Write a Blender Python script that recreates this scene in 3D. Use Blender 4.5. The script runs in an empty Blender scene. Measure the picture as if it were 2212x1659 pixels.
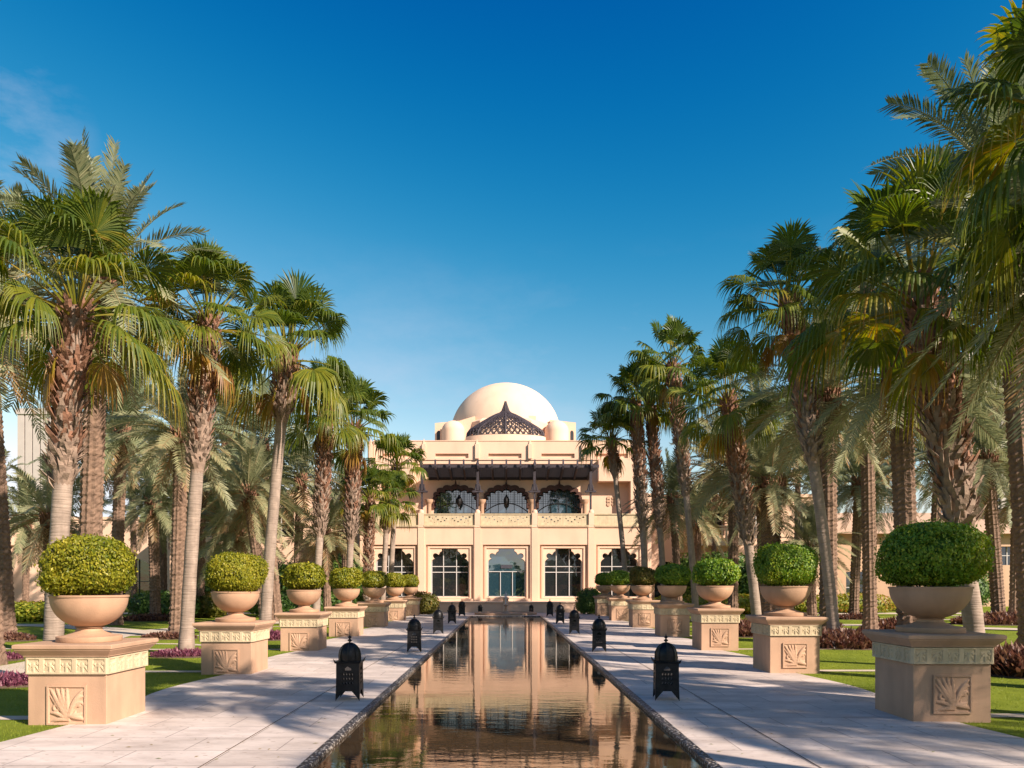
import bpy, bmesh, math, random
from mathutils import Vector, Matrix
from mathutils.geometry import tessellate_polygon
R = math.radians
PI = math.pi
random.seed(7)
scene = bpy.context.scene
COL = scene.collection

# ------------------------------------------------------------------ camera, sky, sun, exposure
CAMX, EYE, FPX = -0.04, 1.6, 1609.0
cam_d = bpy.data.cameras.new('camera'); cam = bpy.data.objects.new('camera', cam_d); COL.objects.link(cam)
cam.location = (CAMX, 0, EYE); cam.rotation_euler = (R(90), 0, 0)
cam_d.sensor_width = 36; cam_d.lens = 36 * FPX / 2212
cam_d.shift_x = 0.0068; cam_d.shift_y = 0.1963
cam_d.clip_start = 0.1; cam_d.clip_end = 3000
scene.camera = cam

SUN_EL, SUN_AZ = 31.0, 128.0          # azimuth clockwise from +Y
w = bpy.data.worlds.new("World"); scene.world = w; w.use_nodes = True
nt = w.node_tree; nt.nodes.clear()
N = nt.nodes.new; L = nt.links.new
out = N('ShaderNodeOutputWorld'); bg = N('ShaderNodeBackground')
sky = N('ShaderNodeTexSky'); sky.sky_type = 'NISHITA'; sky.sun_disc = False
sky.sun_elevation = R(SUN_EL); sky.sun_rotation = R(SUN_AZ)
sky.altitude = 0; sky.air_density = 1.0; sky.dust_density = 0.6; sky.ozone_density = 3.0
hsv = N('ShaderNodeCombineColor'); spc = N('ShaderNodeSeparateColor'); L(sky.outputs[0], spc.inputs[0])
for ch, (ml, ad_) in enumerate(((3.1, -3.45), (2.0, -1.7), (1.25, -.05))):     # clear, deep blue air
    md_ = N('ShaderNodeMath'); md_.operation = 'MULTIPLY_ADD'; md_.inputs[1].default_value = ml; md_.inputs[2].default_value = ad_
    mc_ = N('ShaderNodeMath'); mc_.operation = 'SMOOTH_MAX'; mc_.inputs[1].default_value = (.0, .3, .9)[ch]; mc_.inputs[2].default_value = (1.5, .5, .2)[ch]
    mn_ = N('ShaderNodeMath'); mn_.operation = 'MINIMUM'; mn_.inputs[1].default_value = (7.6, 7.9, 8.4)[ch]
    L(spc.outputs[ch], md_.inputs[0]); L(md_.outputs[0], mc_.inputs[0]); L(mc_.outputs[0], mn_.inputs[0]); L(mn_.outputs[0], hsv.inputs[ch])
# thin clouds, in the sky's own directions
tc = N('ShaderNodeTexCoord'); mp = N('ShaderNodeMapping'); mp.inputs['Scale'].default_value = (2.2, 2.2, 5.0)
L(tc.outputs['Generated'], mp.inputs[0])
no = N('ShaderNodeTexNoise'); no.inputs['Scale'].default_value = 1.6; no.inputs['Detail'].default_value = 8
no.inputs['Roughness'].default_value = 0.62
L(mp.outputs[0], no.inputs['Vector'])
cr = N('ShaderNodeValToRGB'); cr.color_ramp.elements[0].position = 0.50; cr.color_ramp.elements[1].position = 0.78
L(no.outputs[0], cr.inputs[0])
sep = N('ShaderNodeSeparateXYZ'); L(tc.outputs['Generated'], sep.inputs[0])
mr = N('ShaderNodeMapRange'); mr.inputs['From Min'].default_value = 0.42; mr.inputs['From Max'].default_value = 0.05
mr.inputs['To Min'].default_value = 0.0; mr.inputs['To Max'].default_value = 0.85
L(sep.outputs[2], mr.inputs['Value'])
# one cloud bank toward the west (left)
nrm = N('ShaderNodeVectorMath'); nrm.operation = 'DOT_PRODUCT'
v = Vector((-0.72, 1.0, 0.61)).normalized(); nrm.inputs[1].default_value = v
L(tc.outputs['Generated'], nrm.inputs[0])
mr2 = N('ShaderNodeMapRange'); mr2.inputs['From Min'].default_value = 0.993; mr2.inputs['From Max'].default_value = 1.0
mr2.inputs['To Max'].default_value = 0.7
L(nrm.outputs['Value'], mr2.inputs['Value'])
mx = N('ShaderNodeMath'); mx.operation = 'MAXIMUM'; L(mr.outputs[0], mx.inputs[0]); L(mr2.outputs[0], mx.inputs[1])
mu = N('ShaderNodeMath'); mu.operation = 'MULTIPLY'; L(cr.outputs[0], mu.inputs[0]); L(mx.outputs[0], mu.inputs[1])
mix = N('ShaderNodeMixRGB'); L(mu.outputs[0], mix.inputs[0]); L(hsv.outputs[0], mix.inputs[1])
mix.inputs[2].default_value = (5.0, 5.4, 6.6, 1)
L(mix.outputs[0], bg.inputs[0]); bg.inputs[1].default_value = 0.068
L(bg.outputs[0], out.inputs[0])

sd = bpy.data.lights.new('sun', 'SUN'); sd.energy = 5.0; sd.angle = R(0.55); sd.color = (1.0, 0.86, 0.735)
sun = bpy.data.objects.new('sun', sd); COL.objects.link(sun)
SV = Vector((math.sin(R(SUN_AZ)) * math.cos(R(SUN_EL)), math.cos(R(SUN_AZ)) * math.cos(R(SUN_EL)), math.sin(R(SUN_EL))))
sun.rotation_euler = SV.to_track_quat('Z', 'Y').to_euler()
sun.location = SV * 60
vs = scene.view_settings; vs.view_transform = 'Standard'; vs.look = 'None'; vs.gamma = 1; vs.use_curve_mapping = False
vs.exposure = 0.97
scene.display_settings.display_device = 'sRGB'

def at(x, y, Y):
    """a point of the site seen in direction (x, y) of the survey picture, at distance Y from the viewpoint"""
    return Vector(((x - 1091) / FPX * Y + CAMX, Y, EYE + (1264 - y) / FPX * Y))

# ------------------------------------------------------------------ materials
MATS = {}
def mat(name, base, rough=0.8, var=0.12, scale=3.0, bump=0.0, bscale=60, metallic=0, spec=0.3, coords='Object', dirt=0.0):
    m = bpy.data.materials.new(name); m.use_nodes = True; t = m.node_tree
    b = t.nodes['Principled BSDF']; b.inputs['Roughness'].default_value = rough
    b.inputs['Metallic'].default_value = metallic; b.inputs['Specular IOR Level'].default_value = spec
    g = t.nodes.new('ShaderNodeNewGeometry')
    n = t.nodes.new('ShaderNodeTexNoise'); n.inputs['Scale'].default_value = scale; n.inputs['Detail'].default_value = 6
    t.links.new(g.outputs['Position'], n.inputs['Vector'])
    r = t.nodes.new('ShaderNodeValToRGB')
    r.color_ramp.elements[0].position = 0.3; r.color_ramp.elements[1].position = 0.7
    r.color_ramp.elements[0].color = (*[c * (1 - var) for c in base], 1)
    r.color_ramp.elements[1].color = (*[min(1, c * (1 + var)) for c in base], 1)
    t.links.new(n.outputs[0], r.inputs[0]); last = r.outputs[0]
    if dirt:
        n3 = t.nodes.new('ShaderNodeTexNoise'); n3.inputs['Scale'].default_value = scale * 0.9; n3.inputs['Detail'].default_value = 9
        mpp = t.nodes.new('ShaderNodeMapping'); mpp.inputs['Scale'].default_value = (2.5, 2.5, .35)
        t.links.new(g.outputs['Position'], mpp.inputs[0]); t.links.new(mpp.outputs[0], n3.inputs['Vector'])
        r3 = t.nodes.new('ShaderNodeValToRGB'); r3.color_ramp.elements[0].position = .42; r3.color_ramp.elements[1].position = .72
        t.links.new(n3.outputs[0], r3.inputs[0])
        mm = t.nodes.new('ShaderNodeMath'); mm.operation = 'MULTIPLY'; mm.inputs[1].default_value = dirt
        t.links.new(r3.outputs[0], mm.inputs[0])
        m3 = t.nodes.new('ShaderNodeMixRGB'); t.links.new(mm.outputs[0], m3.inputs[0]); t.links.new(last, m3.inputs[1])
        m3.inputs[2].default_value = (*[c * .55 for c in base], 1); last = m3.outputs[0]
    if name in ('sandstone', 'terracotta_render', 'limestone_frieze'):
        oi = t.nodes.new('ShaderNodeObjectInfo'); mv = t.nodes.new('ShaderNodeMath'); mv.operation = 'MULTIPLY_ADD'; mv.inputs[1].default_value = .16; mv.inputs[2].default_value = .90
        t.links.new(oi.outputs['Random'], mv.inputs[0]); hv = t.nodes.new('ShaderNodeHueSaturation'); t.links.new(mv.outputs[0], hv.inputs['Value']); t.links.new(last, hv.inputs['Color']); last = hv.outputs[0]
    t.links.new(last, b.inputs['Base Color'])
    if bump:
        n2 = t.nodes.new('ShaderNodeTexNoise'); n2.inputs['Scale'].default_value = bscale; n2.inputs['Detail'].default_value = 5
        t.links.new(g.outputs['Position'], n2.inputs['Vector'])
        bp = t.nodes.new('ShaderNodeBump'); bp.inputs['Strength'].default_value = bump; bp.inputs['Distance'].default_value = 0.02
        t.links.new(n2.outputs[0], bp.inputs['Height']); t.links.new(bp.outputs[0], b.inputs['Normal'])
    MATS[name] = m
    return m

def leafmat(name, stops, trans=0.35, rough=0.55):
    """leaf colours by the leaf's own age ('tint' attribute) with a little variation leaf to leaf"""
    m = bpy.data.materials.new(name); m.use_nodes = True; t = m.node_tree; t.nodes.clear()
    o = t.nodes.new('ShaderNodeOutputMaterial'); b = t.nodes.new('ShaderNodeBsdfPrincipled')
    b.inputs['Roughness'].default_value = rough; b.inputs['Specular IOR Level'].default_value = 0.35
    tr = t.nodes.new('ShaderNodeBsdfTranslucent'); ms = t.nodes.new('ShaderNodeMixShader'); ms.inputs[0].default_value = trans
    a = t.nodes.new('ShaderNodeAttribute'); a.attribute_name = 'tint'
    g = t.nodes.new('ShaderNodeNewGeometry')
    md = t.nodes.new('ShaderNodeMath'); md.operation = 'MULTIPLY_ADD'; md.inputs[1].default_value = 0.22; md.inputs[2].default_value = -0.11
    t.links.new(g.outputs['Random Per Island'], md.inputs[0])
    ad = t.nodes.new('ShaderNodeMath'); ad.operation = 'ADD'; ad.use_clamp = True
    t.links.new(a.outputs['Fac'], ad.inputs[0]); t.links.new(md.outputs[0], ad.inputs[1])
    r = t.nodes.new('ShaderNodeValToRGB'); e = r.color_ramp.elements
    e[0].position = stops[0][0]; e[0].color = (*stops[0][1], 1)
    e[1].position = stops[-1][0]; e[1].color = (*stops[-1][1], 1)
    for p, c in stops[1:-1]:
        k = e.new(p); k.color = (*c, 1)
    t.links.new(ad.outputs[0], r.inputs[0]); t.links.new(r.outputs[0], b.inputs['Base Color'])
    h = t.nodes.new('ShaderNodeHueSaturation'); h.inputs['Saturation'].default_value = 1.1; h.inputs['Value'].default_value = 1.5
    t.links.new(r.outputs[0], h.inputs['Color']); t.links.new(h.outputs[0], tr.inputs['Color'])
    t.links.new(b.outputs[0], ms.inputs[1]); t.links.new(tr.outputs[0], ms.inputs[2]); t.links.new(ms.outputs[0], o.inputs['Surface'])
    MATS[name] = m
    return m

STUCCO = mat('stucco', (0.70, 0.465, 0.33), 0.9, 0.06, 0.6, 0.15, 40, dirt=.20)
STUCCO_PALE = mat('stucco_pale', (0.72, 0.51, 0.365), 0.9, 0.06, 0.8, 0.1, 40, dirt=.14)
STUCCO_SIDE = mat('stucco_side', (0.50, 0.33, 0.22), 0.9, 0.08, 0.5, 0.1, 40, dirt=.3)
SAND = mat('sandstone', (0.455, 0.285, 0.185), 0.85, 0.10, 2.6, 0.2, 90, dirt=.28)
BOWLM = mat('terracotta_render', (0.46, 0.28, 0.175), 0.7, 0.10, 3.2, 0.15, 70, dirt=.28)
FRIEZE = mat('limestone_frieze', (0.53, 0.42, 0.27), 0.85, 0.12, 5, 0.25, 90, dirt=.4)
WOOD = mat('dark_wood', (0.045, 0.036, 0.042), 0.6, 0.25, 6, 0.2, 40)
GREYWOOD = mat('weathered_slat_wood', (0.05, 0.05, 0.066), 0.7, 0.2, 6, 0.2, 40)
REDWOOD = mat('brown_fretwork', (0.065, 0.028, 0.020), 0.6, 0.3, 6, 0.2, 40)
IRON = mat('black_iron', (0.018, 0.017, 0.018), 0.42, 0.4, 12, 0.25, 50, metallic=0.6, spec=0.5)
WHITEFR = mat('white_frame', (0.50, 0.48, 0.46), 0.5, 0.04, 4)
DARKFR = mat('dark_frame', (0.03, 0.035, 0.04), 0.5, 0.1, 4)
SOIL = mat('soil', (0.09, 0.06, 0.04), 0.95, 0.3, 20, 0.5, 60)
BARK = mat('smooth_palm_bark', (0.31, 0.235, 0.185), 0.9, 0.22, 5, 0.5, 30, dirt=.5)
_t = BARK.node_tree; _b = _t.nodes['Principled BSDF']; _g = _t.nodes.new('ShaderNodeNewGeometry'); _m = _t.nodes.new('ShaderNodeMapping'); _m.inputs['Scale'].default_value = (2.5, 2.5, 26)
_n = _t.nodes.new('ShaderNodeTexNoise'); _n.inputs['Scale'].default_value = 1.0; _n.inputs['Detail'].default_value = 4
_t.links.new(_g.outputs['Position'], _m.inputs[0]); _t.links.new(_m.outputs[0], _n.inputs['Vector'])
_bp = _t.nodes.new('ShaderNodeBump'); _bp.inputs['Strength'].default_value = .8; _bp.inputs['Distance'].default_value = .03
_t.links.new(_n.outputs[0], _bp.inputs['Height']); _t.links.new(_bp.outputs[0], _b.inputs['Normal'])
BOOT = mat('leaf_boot_bark', (0.21, 0.105, 0.065), 0.9, 0.35, 7, 0.6, 30)
BOOTPALE = mat('weathered_boot_bark', (0.25, 0.175, 0.13), 0.9, 0.3, 7, 0.6, 30)
DATEBARK = mat('date_palm_bark', (0.18, 0.115, 0.08), 0.95, 0.35, 9, 0.7, 25)
STEM = mat('shrub_stem', (0.16, 0.11, 0.07), 0.9, 0.2, 9)
PATHM = mat('pale_path', (0.52, 0.43, 0.34), 0.9, 0.08, 3, 0.2, 60)
TOWER = mat('tower_wall', (0.42, 0.37, 0.34), 0.9, 0.05, 0.3)
WHITEW = mat('white_render', (0.7, 0.66, 0.6), 0.9, 0.05, 0.6)
LOUNGE = mat('pale_cloth', (0.6, 0.6, 0.62), 0.9, 0.05, 2)

FAN = leafmat('fan_leaf', [(0, (0.035, 0.07, 0.012)), (0.35, (0.088, 0.122, 0.014)), (0.62, (0.21, 0.20, 0.018)), (0.8, (0.33, 0.19, 0.03)), (1, (0.22, 0.10, 0.03))], 0.38, 0.42)
DATE = leafmat('date_leaf', [(0, (0.06, 0.085, 0.04)), (0.35, (0.14, 0.165, 0.08)), (0.7, (0.29, 0.28, 0.15)), (1, (0.33, 0.19, 0.09))], 0.25, 0.5)
SHRUB_Y = leafmat('boxwood_leaf_yellow', [(0, (0.09, 0.12, 0.008)), (0.5, (0.22, 0.22, 0.012)), (1, (0.38, 0.32, 0.025))], 0.3, 0.45)
SHRUB_G = leafmat('boxwood_leaf_green', [(0, (0.05, 0.12, 0.008)), (0.5, (0.15, 0.255, 0.018)), (1, (0.36, 0.38, 0.03))], 0.3, 0.45)
SHRUB_B = leafmat('boxwood_leaf_rust', [(0, (0.06, 0.08, 0.01)), (0.5, (0.15, 0.13, 0.02)), (1, (0.28, 0.16, 0.04))], 0.3, 0.5)
BLADE = leafmat('grass_blade', [(0, (0.10, 0.14, 0.012)), (0.5, (0.18, 0.23, 0.02)), (1, (0.33, 0.33, 0.06))], 0.3, 0.6)
BUSH = leafmat('bush_leaf', [(0, (0.03, 0.07, 0.015)), (0.5, (0.08, 0.15, 0.028)), (1, (0.19, 0.25, 0.05))], 0.3, 0.45)
HEDGE = leafmat('flower_hedge_leaf', [(0, (0.09, 0.14, 0.015)), (0.45, (0.26, 0.27, 0.02)), (0.7, (0.32, 0.22, 0.03)), (1, (0.5, 0.08, 0.05))], 0.3, 0.5)
PURPLE = leafmat('purple_leaf', [(0, (0.10, 0.02, 0.05)), (0.5, (0.20, 0.06, 0.095)), (1, (0.38, 0.16, 0.19))], 0.3, 0.5)
MAROON = leafmat('maroon_leaf', [(0, (0.05, 0.022, 0.015)), (0.5, (0.14, 0.06, 0.045)), (1, (0.28, 0.16, 0.09))], 0.3, 0.5)

def glass(name, col=(0.015, 0.018, 0.02), ior=1.75):
    m = bpy.data.materials.new(name); m.use_nodes = True; t = m.node_tree
    b = t.nodes['Principled BSDF']; b.inputs['Base Color'].default_value = (*col, 1); b.inputs['Roughness'].default_value = 0.03
    b.inputs['IOR'].default_value = ior; b.inputs['Specular IOR Level'].default_value = 0.7
    n = t.nodes.new('ShaderNodeTexNoise'); n.inputs['Scale'].default_value = 1.3
    g = t.nodes.new('ShaderNodeNewGeometry'); t.links.new(g.outputs['Position'], n.inputs['Vector'])
    bp = t.nodes.new('ShaderNodeBump'); bp.inputs['Strength'].default_value = 0.15; bp.inputs['Distance'].default_value = 0.05
    t.links.new(n.outputs[0], bp.inputs['Height']); t.links.new(bp.outputs[0], b.inputs['Normal'])
    return m
GLASS = glass('dark_glass'); GLASSB = glass('blue_sky_glass', (0.02, 0.05, 0.07), 2.3)  # blue base colour stands in for sky reflected in the panes

def water_mat():
    m = bpy.data.materials.new('pool_water'); m.use_nodes = True; t = m.node_tree
    b = t.nodes['Principled BSDF']; b.inputs['Base Color'].default_value = (0.055, 0.035, 0.018, 1)
    b.inputs['Roughness'].default_value = 0.02; b.inputs['IOR'].default_value = 3.3
    b.inputs['Specular Tint'].default_value = (1, 0.9, 0.76, 1)
    g = t.nodes.new('ShaderNodeNewGeometry')
    mp = t.nodes.new('ShaderNodeMapping'); mp.inputs['Scale'].default_value = (2.2, 5.5, 1)
    t.links.new(g.outputs['Position'], mp.inputs[0])
    n = t.nodes.new('ShaderNodeTexNoise'); n.inputs['Scale'].default_value = 1.0; n.inputs['Detail'].default_value = 4; n.inputs['Roughness'].default_value = .55
    t.links.new(mp.outputs[0], n.inputs['Vector'])
    # ripples are stronger in some patches
    n2 = t.nodes.new('ShaderNodeTexNoise'); n2.inputs['Scale'].default_value = 0.28; n2.inputs['Detail'].default_value = 1
    t.links.new(g.outputs['Position'], n2.inputs['Vector'])
    r = t.nodes.new('ShaderNodeMapRange'); r.inputs['From Min'].default_value = .4; r.inputs['From Max'].default_value = .62
    r.inputs['To Min'].default_value = .25; r.inputs['To Max'].default_value = 1.0
    t.links.new(n2.outputs[0], r.inputs['Value'])
    mu = t.nodes.new('ShaderNodeMath'); mu.operation = 'MULTIPLY'
    t.links.new(n.outputs[0], mu.inputs[0]); t.links.new(r.outputs[0], mu.inputs[1])
    bp = t.nodes.new('ShaderNodeBump'); bp.inputs['Strength'].default_value = 0.35; bp.inputs['Distance'].default_value = 0.009
    t.links.new(mu.outputs[0], bp.inputs['Height']); t.links.new(bp.outputs[0], b.inputs['Normal'])
    return m
WATER = water_mat()

def paving_mat():
    m = bpy.data.materials.new('travertine_paving'); m.use_nodes = True; t = m.node_tree
    b = t.nodes['Principled BSDF']; b.inputs['Roughness'].default_value = 0.6; b.inputs['Specular IOR Level'].default_value = .3
    g = t.nodes.new('ShaderNodeNewGeometry')
    br = t.nodes.new('ShaderNodeTexBrick'); br.inputs['Scale'].default_value = 1.0
    br.inputs['Brick Width'].default_value = 0.9; br.inputs['Row Height'].default_value = 0.6; br.inputs['Mortar Size'].default_value = 0.007
    br.inputs['Mortar Smooth'].default_value = 0.3; br.inputs['Bias'].default_value = -0.2
    br.inputs['Color1'].default_value = (0.60, 0.505, 0.44, 1); br.inputs['Color2'].default_value = (0.73, 0.62, 0.55, 1)
    br.inputs['Mortar'].default_value = (0.32, 0.26, 0.23, 1)
    t.links.new(g.outputs['Position'], br.inputs['Vector'])
    n = t.nodes.new('ShaderNodeTexNoise'); n.inputs['Scale'].default_value = 1.4; n.inputs['Detail'].default_value = 9; n.inputs['Roughness'].default_value = .65
    mp = t.nodes.new('ShaderNodeMapping'); mp.inputs['Scale'].default_value = (1, 2.2, 1); mp.inputs['Rotation'].default_value = (0, 0, .3)
    t.links.new(g.outputs['Position'], mp.inputs[0]); t.links.new(mp.outputs[0], n.inputs['Vector'])
    r = t.nodes.new('ShaderNodeValToRGB'); r.color_ramp.elements[0].position = .3; r.color_ramp.elements[1].position = .62
    r.color_ramp.elements[0].color = (.66, .64, .63, 1); r.color_ramp.elements[1].color = (1, 1, 1, 1)
    t.links.new(n.outputs[0], r.inputs[0])
    mm = t.nodes.new('ShaderNodeMixRGB'); mm.blend_type = 'MULTIPLY'; mm.inputs[0].default_value = 1
    t.links.new(br.outputs[0], mm.inputs[1]); t.links.new(r.outputs[0], mm.inputs[2])
    # small pits and spots
    n4 = t.nodes.new('ShaderNodeTexNoise'); n4.inputs['Scale'].default_value = 9; n4.inputs['Detail'].default_value = 5
    t.links.new(mp.outputs[0], n4.inputs['Vector'])
    r4 = t.nodes.new('ShaderNodeValToRGB'); r4.color_ramp.elements[0].position = .30; r4.color_ramp.elements[1].position = .38
    r4.color_ramp.elements[0].color = (.62, .56, .52, 1); r4.color_ramp.elements[1].color = (1, 1, 1, 1)
    t.links.new(n4.outputs[0], r4.inputs[0])
    m4 = t.nodes.new('ShaderNodeMixRGB'); m4.blend_type = 'MULTIPLY'; m4.inputs[0].default_value = 1
    t.links.new(mm.outputs[0], m4.inputs[1]); t.links.new(r4.outputs[0], m4.inputs[2])
    t.links.new(m4.outputs[0], b.inputs['Base Color'])
    bp = t.nodes.new('ShaderNodeBump'); bp.inputs['Strength'].default_value = .4; bp.inputs['Distance'].default_value = .004
    t.links.new(m4.outputs[0], bp.inputs['Height']); t.links.new(bp.outputs[0], b.inputs['Normal'])
    return m
PAVE = paving_mat()

def grass_mat():
    m = bpy.data.materials.new('lawn_grass'); m.use_nodes = True; t = m.node_tree
    b = t.nodes['Principled BSDF']; b.inputs['Roughness'].default_value = 0.9; b.inputs['Specular IOR Level'].default_value = .1
    g = t.nodes.new('ShaderNodeNewGeometry')
    n = t.nodes.new('ShaderNodeTexNoise'); n.inputs['Scale'].default_value = 0.7; n.inputs['Detail'].default_value = 10; n.inputs['Roughness'].default_value = .7
    t.links.new(g.outputs['Position'], n.inputs['Vector'])
    r = t.nodes.new('ShaderNodeValToRGB'); e = r.color_ramp.elements
    e[0].position = .3; e[0].color = (.11, .15, .012, 1); e[1].position = .68; e[1].color = (.25, .29, .03, 1)
    t.links.new(n.outputs[0], r.inputs[0]); t.links.new(r.outputs[0], b.inputs['Base Color'])
    n2 = t.nodes.new('ShaderNodeTexNoise'); n2.inputs['Scale'].default_value = 90; n2.inputs['Detail'].default_value = 3
    t.links.new(g.outputs['Position'], n2.inputs['Vector'])
    bp = t.nodes.new('ShaderNodeBump'); bp.inputs['Strength'].default_value = .8; bp.inputs['Distance'].default_value = .03
    t.links.new(n2.outputs[0], bp.inputs['Height']); t.links.new(bp.outputs[0], b.inputs['Normal'])
    return m
GRASS = grass_mat()

def rim_mat():
    m = bpy.data.materials.new('pebble_rim'); m.use_nodes = True; t = m.node_tree
    b = t.nodes['Principled BSDF']; b.inputs['Roughness'].default_value = .45
    g = t.nodes.new('ShaderNodeNewGeometry'); v = t.nodes.new('ShaderNodeTexVoronoi'); v.inputs['Scale'].default_value = 26
    t.links.new(g.outputs['Position'], v.inputs['Vector'])
    r = t.nodes.new('ShaderNodeValToRGB'); e = r.color_ramp.elements
    e[0].position = .2; e[0].color = (.45, .41, .37, 1); e[1].position = .46; e[1].color = (.04, .033, .03, 1)
    t.links.new(v.outputs['Distance'], r.inputs[0]); t.links.new(r.outputs[0], b.inputs['Base Color'])
    bp = t.nodes.new('ShaderNodeBump'); bp.invert = True; bp.inputs['Distance'].default_value = .02
    t.links.new(v.outputs['Distance'], bp.inputs['Height']); t.links.new(bp.outputs[0], b.inputs['Normal'])
    return m
RIM = rim_mat()

# ------------------------------------------------------------------ helpers
class MB:
    def __init__(s): s.v = []; s.f = []; s.t = []; s.m = []
    def add(s, vs, fs, tint=0.5, mi=0):
        o = len(s.v); s.v.extend(vs); s.t.extend([tint] * len(vs))
        s.f.extend([tuple(i + o for i in f) for f in fs]); s.m.extend([mi] * len(fs))
    def box(s, x0, x1, y0, y1, z0, z1, mi=0):
        s.add([(x0,y0,z0),(x1,y0,z0),(x1,y1,z0),(x0,y1,z0),(x0,y0,z1),(x1,y0,z1),(x1,y1,z1),(x0,y1,z1)],
              [(0,3,2,1),(4,5,6,7),(0,1,5,4),(1,2,6,5),(2,3,7,6),(3,0,4,7)], 0.5, mi)
    def lathe(s, prof, n=32, c=(0,0,0), a0=0, a1=2*PI, sx=1, sy=1, mi=0):
        full = abs(a1 - a0 - 2 * PI) < 1e-6; k = n if full else n + 1
        vs = []; fs = []
        for r, z in prof:
            for i in range(k):
                a = a0 + (a1 - a0) * i / n
                vs.append((c[0] + r * math.cos(a) * sx, c[1] + r * math.sin(a) * sy, c[2] + z))
        for j in range(len(prof) - 1):
            for i in range(n):
                i2 = (i + 1) % k
                fs.append((j*k+i, j*k+i2, (j+1)*k+i2, (j+1)*k+i))
        if full: fs.append(tuple(range(k))[::-1]); fs.append(tuple((len(prof)-1)*k + i for i in range(k)))
        s.add(vs, fs, 0.5, mi)
    def tube(s, pts, rad, n=6, tint=0.5, mi=0, cap=True):
        pts = [Vector(p) for p in pts]; vs = []; fs = []
        if not isinstance(rad, (list, tuple)): rad = [rad] * len(pts)
        for j, p in enumerate(pts):
            d = (pts[min(j+1, len(pts)-1)] - pts[max(j-1, 0)]); d.normalize()
            u = d.cross(Vector((0, 1, 0.13)) if abs(d.y) < .9 else Vector((1, 0, 0.1))).normalized(); q = d.cross(u)
            for i in range(n):
                a = 2 * PI * i / n; vs.append(tuple(p + (u * math.cos(a) + q * math.sin(a)) * rad[j]))
        for j in range(len(pts) - 1):
            for i in range(n): fs.append((j*n+i, j*n+(i+1) % n, (j+1)*n+(i+1) % n, (j+1)*n+i))
        if cap: fs.append(tuple(range(n))[::-1]); fs.append(tuple((len(pts)-1)*n+i for i in range(n)))
        s.add(vs, fs, tint, mi)
    def plate(s, outer, holes, y0, y1, mi=0):
        """an upright plate in x,z with holes, from y0 (front) to y1 (back)"""
        loops = [[Vector((x, z, 0)) for x, z in l] for l in [outer] + holes]
        tris = tessellate_polygon(loops); flat = [p for l in loops for p in l]; n = len(flat)
        vs = [(p.x, y0, p.y) for p in flat] + [(p.x, y1, p.y) for p in flat]
        fs = []
        for a, b, c in tris:
            A, B, Cc = flat[a], flat[b], flat[c]
            ccw = (B.x-A.x)*(Cc.y-A.y) - (B.y-A.y)*(Cc.x-A.x) > 0
            fs.append((a, b, c) if ccw else (a, c, b)); fs.append((a+n, c+n, b+n) if ccw else (a+n, b+n, c+n))
        o = 0
        for l in loops:
            k = len(l)
            for i in range(k): fs.append((o+i, o+(i+1) % k, n+o+(i+1) % k, n+o+i))
            o += k
        s.add(vs, fs, 0.5, mi)
    def build(s, name, mats, parent=None, smooth=False, loc=None, fix=True):
        me = bpy.data.meshes.new(name); me.from_pydata([tuple(v) for v in s.v], [], s.f)
        if not isinstance(mats, (list, tuple)): mats = [mats]
        for m in mats: me.materials.append(m)
        if len(mats) > 1: me.polygons.foreach_set('material_index', s.m)
        if any(abs(t - .5) > 1e-6 for t in s.t):
            a = me.attributes.new('tint', 'FLOAT', 'POINT'); a.data.foreach_set('value', s.t)
        if fix:
            bm = bmesh.new(); bm.from_mesh(me); bmesh.ops.recalc_face_normals(bm, faces=bm.faces); bm.to_mesh(me); bm.free()
        if smooth: me.polygons.foreach_set('use_smooth', [True] * len(me.polygons))
        me.update()
        o = bpy.data.objects.new(name, me); COL.objects.link(o)
        if parent: o.parent = parent
        if loc: o.location = loc
        return o

def autosmooth(o, ang=40):
    bm = bmesh.new(); bm.from_mesh(o.data)
    for e in bm.edges:
        if len(e.link_faces) == 2: e.smooth = e.calc_face_angle(0) < R(ang)
    for f in bm.faces: f.smooth = True
    bm.to_mesh(o.data); bm.free()

def bevel(o, wd=.01, seg=2):
    m = o.modifiers.new('bevel', 'BEVEL'); m.width = wd; m.segments = seg; m.limit_method = 'ANGLE'

def tag(o, label=None, cat=None, group=None, kind=None):
    if label: o['label'] = label
    if cat: o['category'] = cat
    if group: o['group'] = group
    if kind: o['kind'] = kind
    return o
def empty(name, loc=(0,0,0), rz=0):
    o = bpy.data.objects.new(name, None); COL.objects.link(o); o.location = loc; o.rotation_euler = (0,0,rz)
    o.empty_display_size = .2
    return o
def copy_tree(o, parent=None):
    c = o.copy(); COL.objects.link(c)
    if parent: c.parent = parent
    for ch in list(o.children): copy_tree(ch, c)
    return c
def struct(o): o['kind'] = 'structure'; return o
ORD = ['nearest', 'second', 'third', 'fourth', 'fifth', 'sixth', 'farthest']

# ------------------------------------------------------------------ ground, paving, pool
b = MB(); b.add([(-700,-300,-.012),(700,-300,-.012),(700,1200,-.012),(-700,1200,-.012)], [(0,1,2,3)])
# leave the pool basin below: the lawn sheet is cut around it
b = MB()
PX, P0, P1 = 1.865, -6.0, 38.2
for (x0,x1,y0,y1) in [(-700,-PX-.3,-300,1200),(PX+.3,700,-300,1200),(-PX-.3,PX+.3,-300,P0-.3),(-PX-.3,PX+.3,P1+.3,1200)]:
    b.add([(x0,y0,-.012),(x1,y0,-.012),(x1,y1,-.012),(x0,y1,-.012)], [(0,1,2,3)])
struct(b.build('ground', GRASS))
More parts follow.
